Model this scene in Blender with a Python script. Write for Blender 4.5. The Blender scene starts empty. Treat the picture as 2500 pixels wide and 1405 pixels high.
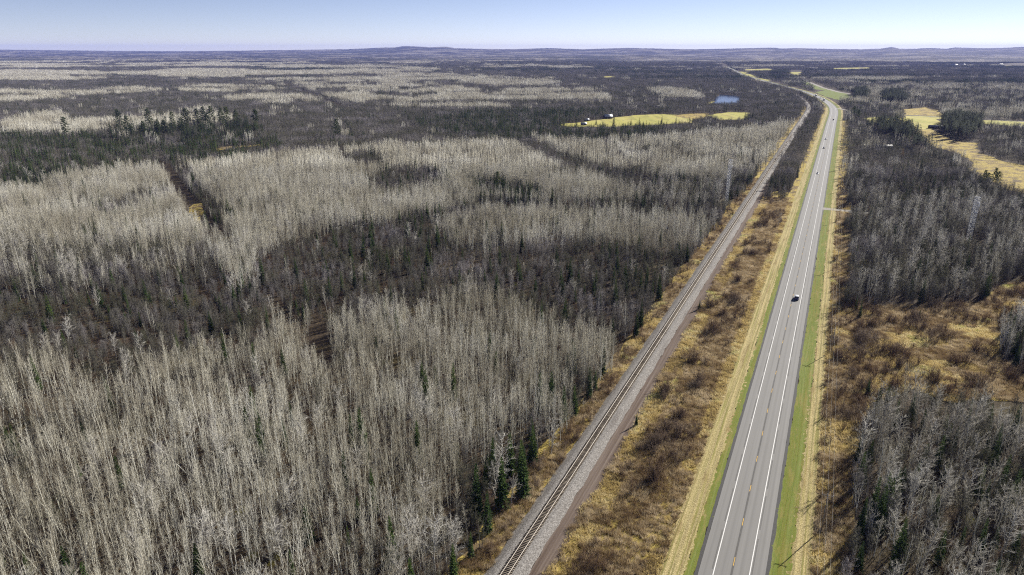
import bpy, bmesh, math, random
import numpy as np
from mathutils import Vector
R = math.radians
random.seed(7)
rng = np.random.default_rng(11)
sc = bpy.context.scene

# ------------------------------------------------------------------ camera, sky, sun, exposure
F, CX, CY, YH, HC = 1690.0, 1250.0, 702.5, 121.0, 110.0      # focal length and centre in photo pixels, horizon row, height in metres
TH = math.atan((CY - YH) / F)
cT, sT = math.cos(TH), math.sin(TH)
cam = bpy.data.cameras.new('camera')
cam.sensor_width = 36.0
cam.lens = 36.0 * F / 2500.0
cam.clip_start = 1.0
cam.clip_end = 90000.0
camo = bpy.data.objects.new('camera', cam)
camo.location = (0, 0, HC)
camo.rotation_euler = (math.pi / 2 - TH, 0, 0)
sc.collection.objects.link(camo)
sc.camera = camo

SUN_AZ, SUN_EL = R(49.5), R(27.0)                             # azimuth from +Y towards +X
w = bpy.data.worlds.new('World')
sc.world = w
w.use_nodes = True
wt = w.node_tree
bg = wt.nodes['Background']
sky = wt.nodes.new('ShaderNodeTexSky')
sky.sky_type = 'NISHITA'
sky.sun_disc = False
sky.sun_elevation = SUN_EL
sky.sun_rotation = SUN_AZ
sky.altitude = 200
sky.air_density = 0.45
sky.dust_density = 0.0
sky.ozone_density = 1.2
tint = wt.nodes.new('ShaderNodeMix')
tint.data_type = 'RGBA'
tint.blend_type = 'MULTIPLY'
tint.inputs[0].default_value = 1.0
tint.inputs[7].default_value = (1.20, 0.985, 0.97, 1)          # the camera's slightly violet white balance
wt.links.new(sky.outputs[0], tint.inputs[6])
wt.links.new(tint.outputs[2], bg.inputs[0])
bg.inputs[1].default_value = 0.058
sun = bpy.data.lights.new('sun', 'SUN')
sun.energy = 5.0
sun.angle = R(0.5)
sun.color = (1.0, 0.95, 0.86)
suno = bpy.data.objects.new('sun', sun)
sd = Vector((math.sin(SUN_AZ) * math.cos(SUN_EL), math.cos(SUN_AZ) * math.cos(SUN_EL), math.sin(SUN_EL)))
suno.rotation_euler = sd.to_track_quat('Z', 'Y').to_euler()
suno.location = (300, 300, 400)
sc.collection.objects.link(suno)
sc.view_settings.view_transform = 'Standard'
sc.view_settings.look = 'None'
sc.view_settings.exposure = 0.98
sc.view_settings.gamma = 1.0
sc.view_settings.use_curve_mapping = False
cy = sc.cycles
cy.max_bounces = 5
cy.diffuse_bounces = 2
cy.glossy_bounces = 2
cy.volume_bounces = 0
cy.transparent_max_bounces = 4
cy.use_denoising = False
cy.filter_width = 1.15
cy.caustics_reflective = cy.caustics_refractive = False

# ------------------------------------------------------------------ geometry of the place
def gnd(x, y, z=0.0):
    u = (np.asarray(x, float) - CX) / F
    v = (np.asarray(y, float) - CY) / F
    t = (z - HC) / (-sT - v * cT)
    return t * u, t * (cT - v * sT)

def proj(X, Y, Z):
    d = Y * cT - (Z - HC) * sT
    d = np.where(d < 1.0, 1.0, d)
    return CX + F * X / d, CY + F * (-Y * sT - (Z - HC) * cT) / d

RA = R(24.63)
RD = np.array([math.sin(RA), math.cos(RA)])
RN = np.array([RD[1], -RD[0]])
P0 = np.array(gnd(1785, 1405))

def st_of(X, Y):
    return (X - P0[0]) * RD[0] + (Y - P0[1]) * RD[1], (X - P0[0]) * RN[0] + (Y - P0[1]) * RN[1]

# centre line of the highway: straight, then bending away to the left
_far = [(625, 1376), (672, 1502), (719, 1652), (757, 1770), (788, 1905), (812, 2020), (872, 2352), (956, 2810), (1050, 3300), (1219, 3960), (1475, 5033), (1690, 5950)]
_pl = [P0 + RD * s for s in range(-170, 1181, 30)] + [np.array(p, float) for p in _far]
def resample(pl, step):
    pl = np.array(pl)
    L = np.concatenate([[0], np.cumsum(np.hypot(*np.diff(pl, axis=0).T))])
    q = np.arange(0, L[-1], step)
    return np.stack([np.interp(q, L, pl[:, 0]), np.interp(q, L, pl[:, 1])], 1), q
PATH, PS = resample(_pl, 6.0)
k = np.ones(41) / 41
for _ in range(2):
    sm = np.stack([np.convolve(np.pad(PATH[:, i], 20, mode='reflect', reflect_type='odd'), k, 'valid') for i in (0, 1)], 1)
    PATH = sm
_tg = np.gradient(PATH, axis=0)
_tg /= np.hypot(_tg[:, 0], _tg[:, 1])[:, None]
PNOR = np.stack([_tg[:, 1], -_tg[:, 0]], 1)
PS = PS - 170.0

def path_pt(s, t):
    i = np.clip((np.asarray(s) + 170.0) / 6.0, 0, len(PATH) - 1.001)
    a = i.astype(int) if hasattr(i, 'astype') else int(i)
    f = (i - a)
    f = f[..., None] if hasattr(f, 'shape') and f.shape else f
    c = PATH[a] * (1 - f) + PATH[a + 1] * f
    n = PNOR[a] * (1 - f) + PNOR[a + 1] * f
    return c + n * (np.asarray(t)[..., None] if hasattr(t, 'shape') and np.ndim(t) else t)

def path_st(X, Y):
    """s and t along the bending road for many points"""
    s, t = st_of(X, Y)
    far = (s > 1000) & (np.abs(t) < 1500)
    if far.any():
        idx = np.where(far)[0]
        sub = PATH[::6]
        for c0 in range(0, len(idx), 4000):
            ii = idx[c0:c0 + 4000]
            d2 = (X[ii, None] - sub[None, :, 0]) ** 2 + (Y[ii, None] - sub[None, :, 1]) ** 2
            j = d2.argmin(1) * 6
            t[ii] = (X[ii] - PATH[j, 0]) * PNOR[j, 0] + (Y[ii] - PATH[j, 1]) * PNOR[j, 1]
            s[ii] = PS[j]
    return s, t

_hx = [-900, 0, 250, 430, 600, 850, 920, 965, 990, 1020, 1050, 1090, 1110, 1180, 1250, 1340, 1420, 1530, 1620, 1700, 1750, 1890, 1910, 1950, 2020, 2100, 2150, 2165, 2175, 2185, 2195, 2230, 2270, 2310, 2330, 2400, 2450, 2500, 3400]
_hy = [121, 122, 125, 126, 124.5, 121, 117.5, 116.5, 113.5, 114.5, 116.2, 114.8, 118.5, 120.5, 121, 118.5, 121, 118, 120, 121, 120, 117.3, 119.5, 118, 120, 121, 119.5, 117, 115.5, 117, 120, 120, 118, 120.3, 117, 119, 118, 115, 118]
def vnoise(x, y, sd):
    """smooth value noise, vectorised"""
    xi = np.floor(x).astype(np.int64); yi = np.floor(y).astype(np.int64)
    fx = x - xi; fy = y - yi
    fx = fx * fx * (3 - 2 * fx); fy = fy * fy * (3 - 2 * fy)
    def h(a, b):
        n = (a * 374761393 + b * 668265263 + sd * 974711) & 0xffffffff
        n = ((n ^ (n >> 13)) * 1274126177) & 0xffffffff
        return ((n ^ (n >> 16)) & 0xffff) / 65535.0
    return (h(xi, yi) * (1 - fx) + h(xi + 1, yi) * fx) * (1 - fy) + (h(xi, yi + 1) * (1 - fx) + h(xi + 1, yi + 1) * fx) * fy
def sstep(a, b, x):
    q = np.clip((x - a) / (b - a), 0, 1)
    return q * q * (3 - 2 * q)
YR = 17000.0
def height(X, Y):
    px = CX + F * X / (np.maximum(Y, 10) * cT)
    hz = HC + (YH - np.interp(px, _hx, _hy)) * YR * cT * cT / F - 9.0
    a = sstep(8500, YR, Y)
    z = hz * a ** 1.5 - sstep(YR + 200, 20500, Y) * 90
    z = z + sstep(3500, 8000, Y) * (1 - 0.85 * sstep(12000, YR, Y)) * (vnoise(X / 1500, Y / 1100, 3) - 0.45) * (26 + 34 * sstep(0, 3000, X))
    return z

# ------------------------------------------------------------------ material helpers
def ramp(nt, fac, stops):
    r = nt.nodes.new('ShaderNodeValToRGB')
    e = r.color_ramp.elements
    while len(e) < len(stops): e.new(0.5)
    for el, (p, c) in zip(e, stops):
        el.position = p
        el.color = (*c, 1)
    nt.links.new(fac, r.inputs[0])
    return r.outputs[0]
def noise(nt, vec, scale, detail=3.0, rough=0.55, dist=0.0):
    n = nt.nodes.new('ShaderNodeTexNoise')
    n.inputs['Scale'].default_value = scale
    n.inputs['Detail'].default_value = detail
    n.inputs['Roughness'].default_value = rough
    n.inputs['Distortion'].default_value = dist
    if vec is not None: nt.links.new(vec, n.inputs['Vector'])
    return n.outputs[0]
def mix(nt, a, b, fac, mode='MIX'):
    m = nt.nodes.new('ShaderNodeMix')
    m.data_type = 'RGBA'
    m.blend_type = mode
    for v, s in ((fac, m.inputs[0]), (a, m.inputs[6]), (b, m.inputs[7])):
        if hasattr(v, 'is_linked'): nt.links.new(v, s)
        elif isinstance(v, (int, float)): s.default_value = v
        else: s.default_value = (*v, 1)
    return m.outputs[2]
def mathn(nt, op, a, b=0.5, c=None):
    m = nt.nodes.new('ShaderNodeMath')
    m.operation = op
    for v, s in zip((a, b, c), m.inputs):
        if v is None: continue
        if hasattr(v, 'is_linked'): nt.links.new(v, s)
        else: s.default_value = v
    return m.outputs[0]
def vscale(nt, vec, s):
    m = nt.nodes.new('ShaderNodeVectorMath')
    m.operation = 'MULTIPLY'
    nt.links.new(vec, m.inputs[0])
    m.inputs[1].default_value = s
    return m.outputs[0]
MATS = {}
def material(name, fn, rough=0.9, spec=0.1, metal=0.0):
    m = bpy.data.materials.new(name)
    m.use_nodes = True
    nt = m.node_tree
    b = nt.nodes['Principled BSDF']
    b.inputs['Roughness'].default_value = rough
    b.inputs['Specular IOR Level'].default_value = spec
    b.inputs['Metallic'].default_value = metal
    col = fn(nt, b)
    if col is not None:
        if hasattr(col, 'is_linked'): nt.links.new(col, b.inputs['Base Color'])
        else: b.inputs['Base Color'].default_value = (*col, 1)
    MATS[name] = m
    return m
def bump(nt, b, h, strength=0.6, dist=0.2):
    n = nt.nodes.new('ShaderNodeBump')
    n.inputs['Strength'].default_value = strength
    n.inputs['Distance'].default_value = dist
    nt.links.new(h, n.inputs['Height'])
    nt.links.new(n.outputs[0], b.inputs['Normal'])
def pos(nt):
    return nt.nodes.new('ShaderNodeNewGeometry').outputs['Position']
def uvn(nt):
    return nt.nodes.new('ShaderNodeUVMap').outputs[0]
def oinfo(nt):
    return nt.nodes.new('ShaderNodeObjectInfo')

def plantmat(name, stops, stand=0.02, spread=0.5, rough=0.9, transl=None):
    """plant colour that varies from plant to plant and from stand to stand"""
    def fn(nt, b):
        oi = oinfo(nt)
        n1 = noise(nt, oi.outputs['Location'], stand, 2.0)
        f = mathn(nt, 'ADD', mathn(nt, 'MULTIPLY', mathn(nt, 'SUBTRACT', n1, 0.5), 2.2), mathn(nt, 'MULTIPLY', oi.outputs['Random'], spread))
        f = mathn(nt, 'ADD', f, 0.5 - spread / 2)
        c = ramp(nt, f, stops)
        if transl:
            t = nt.nodes.new('ShaderNodeBsdfTranslucent')
            nt.links.new(c, t.inputs[0])
            ms = nt.nodes.new('ShaderNodeMixShader')
            ms.inputs[0].default_value = transl
            nt.links.new(b.outputs[0], ms.inputs[1])
            nt.links.new(t.outputs[0], ms.inputs[2])
            nt.links.new(ms.outputs[0], nt.nodes['Material Output'].inputs[0])
        return c
    return material(name, fn, rough, 0.05)

plantmat('aspen_bark', [(0.0, (0.46, 0.445, 0.365)), (0.5, (0.64, 0.63, 0.545)), (1.0, (0.79, 0.785, 0.735))])
plantmat('aspen_twig', [(0.0, (0.27, 0.24, 0.18)), (0.5, (0.46, 0.43, 0.345)), (1.0, (0.62, 0.60, 0.525))])
plantmat('poplar_bark', [(0.0, (0.34, 0.32, 0.28)), (1.0, (0.56, 0.54, 0.49))])
plantmat('hardwood_bark', [(0.0, (0.10, 0.088, 0.072)), (0.6, (0.20, 0.185, 0.165)), (1.0, (0.40, 0.38, 0.35))])
plantmat('hardwood_twig', [(0.0, (0.070, 0.072, 0.042)), (0.3, (0.092, 0.090, 0.062)), (0.6, (0.118, 0.110, 0.094)), (1.0, (0.225, 0.208, 0.215))])
plantmat('shrub_twig', [(0.0, (0.10, 0.060, 0.038)), (0.5, (0.145, 0.10, 0.066)), (1.0, (0.22, 0.18, 0.14))], 0.05)
plantmat('spruce_needle', [(0.0, (0.032, 0.055, 0.016)), (0.6, (0.052, 0.085, 0.022)), (1.0, (0.080, 0.115, 0.032))], 0.03, 0.8, 0.9, 0.2)
plantmat('pine_needle', [(0.0, (0.065, 0.095, 0.030)), (0.6, (0.105, 0.140, 0.042)), (1.0, (0.150, 0.175, 0.055))], 0.03, 0.8, 0.9, 0.3)
plantmat('conifer_bark', [(0.0, (0.08, 0.055, 0.04)), (1.0, (0.14, 0.10, 0.075))])
plantmat('tamarack_needle', [(0.0, (0.34, 0.20, 0.05)), (1.0, (0.45, 0.29, 0.08))])
plantmat('dead_needle', [(0.0, (0.24, 0.09, 0.035)), (1.0, (0.30, 0.13, 0.05))])
plantmat('grass_blade', [(0.0, (0.30, 0.22, 0.105)), (0.35, (0.46, 0.36, 0.165)), (0.6, (0.60, 0.48, 0.225)), (0.8, (0.66, 0.575, 0.36)), (1.0, (0.42, 0.42, 0.13))], 0.06, 0.45, 0.9, 0.45)
plantmat('weed_blade', [(0.0, (0.22, 0.15, 0.08)), (0.5, (0.38, 0.29, 0.165)), (1.0, (0.62, 0.52, 0.36))], 0.09, 0.9, 0.9, 0.35)
plantmat('leaf_green', [(0.0, (0.10, 0.12, 0.03)), (0.5, (0.17, 0.18, 0.04)), (1.0, (0.30, 0.27, 0.05))], 0.05, 0.8, 0.9, 0.4)

def g_litter(nt, b):
    p = pos(nt)
    a = noise(nt, p, 0.9, 5, 0.7)
    c = noise(nt, p, 0.035, 3, 0.6)
    col = ramp(nt, a, [(0.28, (0.020, 0.016, 0.011)), (0.5, (0.052, 0.038, 0.025)), (0.72, (0.125, 0.092, 0.052))])
    bump(nt, b, a, 1.0, 0.6)
    return mix(nt, col, (0.10, 0.085, 0.03), mathn(nt, 'MULTIPLY', sm01(nt, c, 0.5, 0.75), 0.5))
def sm01(nt, v, a, b):
    m = nt.nodes.new('ShaderNodeMapRange')
    m.interpolation_type = 'SMOOTHSTEP'
    nt.links.new(v, m.inputs[0])
    m.inputs[1].default_value = a
    m.inputs[2].default_value = b
    return m.outputs[0]
material('leaf_litter', g_litter, 0.95)
def g_meadow(nt, b):
    p = pos(nt)
    a = noise(nt, p, 2.2, 6, 0.75)
    c = noise(nt, p, 0.07, 4, 0.65)
    d = noise(nt, p, 0.31, 4, 0.7)
    gold = ramp(nt, a, [(0.25, (0.14, 0.10, 0.028)), (0.5, (0.41, 0.315, 0.085)), (0.75, (0.58, 0.47, 0.145))])
    brown = ramp(nt, a, [(0.25, (0.07, 0.046, 0.025)), (0.55, (0.20, 0.145, 0.078)), (0.8, (0.40, 0.32, 0.20))])
    col = mix(nt, gold, brown, sm01(nt, mathn(nt, 'ADD', c, mathn(nt, 'MULTIPLY', mathn(nt, 'SUBTRACT', d, 0.5), 0.6)), 0.46, 0.6))
    bump(nt, b, a, 1.0, 0.5)
    return col
material('meadow_ground', g_meadow, 0.95)
def g_field(nt, b):
    p = pos(nt)
    a = noise(nt, vscale(nt, p, (0.02, 0.006, 1)), 1.0, 4, 0.6)
    c = noise(nt, p, 0.8, 5, 0.7)
    col = ramp(nt, a, [(0.3, (0.32, 0.32, 0.075)), (0.5, (0.42, 0.385, 0.10)), (0.7, (0.50, 0.44, 0.17))])
    bump(nt, b, c, 0.6, 0.3)
    e = noise(nt, vscale(nt, p, (0.10, 0.012, 1)), 1.0, 3, 0.6)
    col = mix(nt, col, (0.22, 0.23, 0.05), mathn(nt, 'MULTIPLY', sm01(nt, e, 0.5, 0.62), 0.55))
    g3 = noise(nt, p, 0.03, 4, 0.7)
    col = mix(nt, col, (0.30, 0.22, 0.09), mathn(nt, 'MULTIPLY', sm01(nt, g3, 0.52, 0.66), 0.6))
    return mix(nt, col, (0.18, 0.14, 0.05), mathn(nt, 'MULTIPLY', sm01(nt, c, 0.5, 0.8), 0.5))
material('hay_field', g_field, 0.95)
def g_green(nt, b):
    u = uvn(nt)
    a = noise(nt, vscale(nt, u, (2.2, 0.35, 1)), 1.0, 6, 0.75)
    c = noise(nt, vscale(nt, u, (1.1, 0.012, 1)), 1.0, 3, 0.6)
    d = noise(nt, vscale(nt, u, (4.0, 4.0, 1)), 1.0, 4, 0.8)
    col = ramp(nt, c, [(0.3, (0.19, 0.175, 0.035)), (0.5, (0.145, 0.180, 0.030)), (0.7, (0.21, 0.235, 0.07))])
    g2 = noise(nt, vscale(nt, u, (0.5, 0.06, 1)), 1.0, 4, 0.7)
    col = mix(nt, col, (0.27, 0.22, 0.07), mathn(nt, 'MULTIPLY', sm01(nt, g2, 0.48, 0.68), 0.75))
    col = mix(nt, col, (0.30, 0.24, 0.09), mathn(nt, 'MULTIPLY', sm01(nt, a, 0.5, 0.75), 0.7))
    col = mix(nt, col, (0.03, 0.045, 0.012), mathn(nt, 'MULTIPLY', sm01(nt, d, 0.52, 0.7), 0.7))
    bump(nt, b, d, 0.8, 0.12)
    return col
material('mown_grass', g_green, 0.95)
def g_swath(nt, b):
    u = uvn(nt)
    a = noise(nt, vscale(nt, u, (3.2, 2.0, 1)), 1.0, 5, 0.8)
    c = noise(nt, vscale(nt, u, (1.6, 0.02, 1)), 1.0, 3, 0.6)
    col = ramp(nt, a, [(0.28, (0.10, 0.075, 0.025)), (0.45, (0.33, 0.265, 0.115)), (0.62, (0.56, 0.47, 0.25)), (0.8, (0.68, 0.60, 0.36))])
    col = mix(nt, col, (0.21, 0.20, 0.05), mathn(nt, 'MULTIPLY', sm01(nt, c, 0.47, 0.62), 0.75))
    g2 = noise(nt, vscale(nt, u, (0.45, 0.05, 1)), 1.0, 4, 0.7)
    col = mix(nt, col, (0.24, 0.17, 0.07), mathn(nt, 'MULTIPLY', sm01(nt, g2, 0.5, 0.7), 0.8))
    bump(nt, b, a, 1.0, 0.25)
    return col
material('cut_hay', g_swath, 0.95)
def g_asphalt(nt, b):
    u = uvn(nt)
    a = noise(nt, vscale(nt, u, (1.4, 0.004, 1)), 1.0, 3, 0.6)
    c = noise(nt, vscale(nt, u, (6, 6, 1)), 1.0, 4, 0.8)
    e = noise(nt, vscale(nt, u, (0.2, 0.05, 1)), 1.0, 3, 0.6)
    col = ramp(nt, a, [(0.25, (0.158, 0.152, 0.142)), (0.75, (0.215, 0.208, 0.196))])
    sx = nt.nodes.new('ShaderNodeSeparateXYZ')
    nt.links.new(u, sx.inputs[0])
    wp = mathn(nt, 'COSINE', mathn(nt, 'MULTIPLY', mathn(nt, 'SUBTRACT', mathn(nt, 'ABSOLUTE', sx.outputs[0]), 1.85), 3.5))
    wp = mathn(nt, 'MULTIPLY', mathn(nt, 'MULTIPLY', sm01(nt, wp, 0.1, 1.0), noise(nt, vscale(nt, u, (0.6, 0.02, 1)), 1.0, 3, 0.6)), 0.55)
    col = mix(nt, col, (0.105, 0.102, 0.096), wp)
    col = mix(nt, col, (0.13, 0.125, 0.115), mathn(nt, 'MULTIPLY', sm01(nt, e, 0.5, 0.8), 0.35))
    col = mix(nt, col, (0.30, 0.29, 0.27), mathn(nt, 'MULTIPLY', sm01(nt, c, 0.55, 0.8), 0.4))
    return col
material('asphalt', g_asphalt, 0.75, 0.3)
material('fresh_tar', lambda nt, b: ramp(nt, noise(nt, vscale(nt, uvn(nt), (5, 1.5, 1)), 1.0, 4, 0.7), [(0.3, (0.028, 0.027, 0.027)), (0.7, (0.062, 0.060, 0.058))]), 0.8, 0.3)
material('joint_tar', lambda nt, b: ramp(nt, noise(nt, vscale(nt, uvn(nt), (5, 0.6, 1)), 1.0, 3, 0.7), [(0.3, (0.06, 0.058, 0.054)), (0.7, (0.11, 0.105, 0.098))]), 0.8, 0.3)
material('white_paint', lambda nt, b: ramp(nt, noise(nt, pos(nt), 3.0, 4, 0.8), [(0.3, (0.50, 0.49, 0.46)), (0.55, (0.74, 0.73, 0.70))]), 0.6, 0.3)
material('yellow_paint', lambda nt, b: ramp(nt, noise(nt, pos(nt), 3.0, 4, 0.8), [(0.3, (0.48, 0.27, 0.03)), (0.6, (0.70, 0.43, 0.06))]), 0.6, 0.3)
def g_ballast(nt, b):
    p = pos(nt)
    v = nt.nodes.new('ShaderNodeTexVoronoi')
    v.inputs['Scale'].default_value = 7.0
    nt.links.new(p, v.inputs['Vector'])
    c = noise(nt, vscale(nt, uvn(nt), (0.5, 0.03, 1)), 1.0, 4, 0.6)
    f = noise(nt, p, 4.0, 5, 0.85)
    hsv = nt.nodes.new('ShaderNodeSeparateColor')
    nt.links.new(v.outputs['Color'], hsv.inputs[0])
    col = ramp(nt, hsv.outputs[0], [(0.0, (0.115, 0.105, 0.095)), (0.5, (0.22, 0.205, 0.188)), (1.0, (0.39, 0.37, 0.345))])
    col = mix(nt, col, (0.10, 0.085, 0.075), mathn(nt, 'MULTIPLY', sm01(nt, c, 0.5, 0.7), 0.45))
    col = mix(nt, col, (0.07, 0.06, 0.055), mathn(nt, 'MULTIPLY', sm01(nt, f, 0.5, 0.72), 0.6))
    bump(nt, b, hsv.outputs[1], 0.9, 0.1)
    return col
material('ballast_stone', g_ballast, 0.9)
def g_track(nt, b):
    u = uvn(nt)
    a = noise(nt, vscale(nt, u, (1.5, 0.02, 1)), 1.0, 4, 0.6)
    c = noise(nt, vscale(nt, u, (3, 3, 1)), 1.0, 5, 0.8)
    col = ramp(nt, a, [(0.3, (0.095, 0.068, 0.052)), (0.5, (0.145, 0.110, 0.088)), (0.7, (0.215, 0.175, 0.145))])
    bump(nt, b, c, 0.7, 0.1)
    return mix(nt, col, (0.05, 0.038, 0.03), mathn(nt, 'MULTIPLY', sm01(nt, c, 0.5, 0.75), 0.55))
material('dirt_track', g_track, 0.95)
material('gravel_road', lambda nt, b: ramp(nt, noise(nt, pos(nt), 1.2, 5, 0.8), [(0.3, (0.25, 0.225, 0.19)), (0.7, (0.38, 0.355, 0.315))]), 0.95)
material('tie_wood', lambda nt, b: ramp(nt, mathn(nt, 'ADD', mathn(nt, 'MULTIPLY', oinfo(nt).outputs['Random'], 0.6), mathn(nt, 'MULTIPLY', noise(nt, pos(nt), 1.7, 3, 0.8), 0.4)), [(0.15, (0.11, 0.088, 0.064)), (0.5, (0.18, 0.148, 0.108)), (0.85, (0.27, 0.23, 0.175))]), 0.9)
material('rail_steel', lambda nt, b: (0.50, 0.44, 0.37), 0.5, 0.5, 0.0)
def g_water(nt, b):
    bump(nt, b, noise(nt, vscale(nt, pos(nt), (0.25, 0.12, 1)), 1.0, 4, 0.7), 0.25, 0.4)
    return (0.008, 0.014, 0.035)
material('pond_water', g_water, 0.15, 0.30)
def g_canopy(nt, b):
    p = pos(nt)
    a = noise(nt, vscale(nt, p, (0.0016, 0.0019, 0)), 1.0, 6, 0.66, 0.6)
    c = noise(nt, vscale(nt, p, (0.05, 0.03, 0)), 1.0, 3, 0.7)
    d = noise(nt, vscale(nt, p, (0.0005, 0.0009, 0)), 1.0, 3, 0.5)
    col = ramp(nt, a, [(0.38, (0.025, 0.025, 0.021)), (0.45, (0.055, 0.050, 0.044)), (0.50, (0.095, 0.087, 0.074)), (0.55, (0.27, 0.245, 0.20))])
    col = mix(nt, col, (0.025, 0.033, 0.018), mathn(nt, 'MULTIPLY', sm01(nt, d, 0.52, 0.60), 0.75))
    col = mix(nt, col, (0.02, 0.018, 0.016), mathn(nt, 'MULTIPLY', sm01(nt, c, 0.45, 0.65), 0.65))
    bump(nt, b, c, 1.0, 14.0)
    return col
material('far_canopy', g_canopy, 0.95)
def flat(name, c, rough=0.6, spec=0.3, metal=0.0, n=0.12):
    return material(name, lambda nt, b: mix(nt, c, tuple(x * (1 - 3 * n) for x in c), noise(nt, pos(nt), 2.3, 4, 0.7)), rough, spec, metal)
flat('galvanised', (0.50, 0.51, 0.53), 0.5, 0.4, 0.2)
flat('antenna_white', (0.78, 0.79, 0.80), 0.5)
flat('pole_wood', (0.30, 0.26, 0.21), 0.9)
flat('wire_metal', (0.30, 0.28, 0.25), 0.5, 0.4)
flat('barn_wall', (0.075, 0.055, 0.05), 0.9)
flat('house_wall', (0.42, 0.42, 0.40), 0.8)
flat('metal_roof', (0.42, 0.45, 0.52), 0.45, 0.4)
flat('pale_roof', (0.46, 0.47, 0.48), 0.6, 0.3)
flat('window_glass', (0.02, 0.025, 0.03), 0.15, 0.6)
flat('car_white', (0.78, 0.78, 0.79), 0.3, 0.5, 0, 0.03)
flat('car_dark', (0.022, 0.026, 0.060), 0.16, 0.9, 0, 0.03)
flat('car_blue', (0.07, 0.09, 0.20), 0.2, 0.8, 0, 0.03)
flat('car_grey', (0.22, 0.23, 0.25), 0.3, 0.5, 0, 0.03)
flat('tyre_rubber', (0.02, 0.02, 0.02), 0.9)
flat('lamp_red', (0.35, 0.02, 0.02), 0.3)
flat('lamp_clear', (0.75, 0.75, 0.72), 0.2)

# ------------------------------------------------------------------ object helpers
COL = sc.collection
def mesh_np(name, V, Fc, mats=(), mi=None, uv=None, smooth=False):
    """V (n,3); Fc list of index tuples or (m,k) array"""
    me = bpy.data.meshes.new(name)
    V = np.asarray(V, np.float32)
    me.vertices.add(len(V))
    me.vertices.foreach_set('co', V.ravel())
    if isinstance(Fc, np.ndarray):
        m, kk = Fc.shape
        loops = Fc.ravel().astype(np.int32)
        starts = np.arange(0, m * kk, kk, dtype=np.int32)
    else:
        m = len(Fc)
        ln = np.fromiter((len(f) for f in Fc), np.int32, m)
        loops = np.fromiter((i for f in Fc for i in f), np.int32, int(ln.sum()))
        starts = np.concatenate([[0], np.cumsum(ln)[:-1]]).astype(np.int32)
    me.loops.add(len(loops))
    me.loops.foreach_set('vertex_index', loops)
    me.polygons.add(m)
    me.polygons.foreach_set('loop_start', starts)
    for x in mats: me.materials.append(MATS[x])
    if mi is not None: me.polygons.foreach_set('material_index', np.asarray(mi, np.int32))
    if smooth: me.polygons.foreach_set('use_smooth', np.ones(m, bool))
    if uv is not None:
        l = me.uv_layers.new(name='UVMap')
        l.data.foreach_set('uv', np.asarray(uv, np.float32)[loops].ravel())
    me.update(calc_edges=True)
    me.validate()
    return me
def tag(o, label=None, cat=None, group=None, kind=None):
    if label: o['label'] = label
    if cat: o['category'] = cat
    if group: o['group'] = group
    if kind: o['kind'] = kind
    return o
def link(name, me, parent=None, loc=None):
    o = bpy.data.objects.new(name, me)
    COL.objects.link(o)
    if parent is not None: o.parent = parent
    if loc is not None: o.location = loc
    return o
def struct(name, me, label, parent=None):
    o = link(name, me, parent)
    if parent is None: tag(o, label, None, None, 'structure')
    return o

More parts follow.
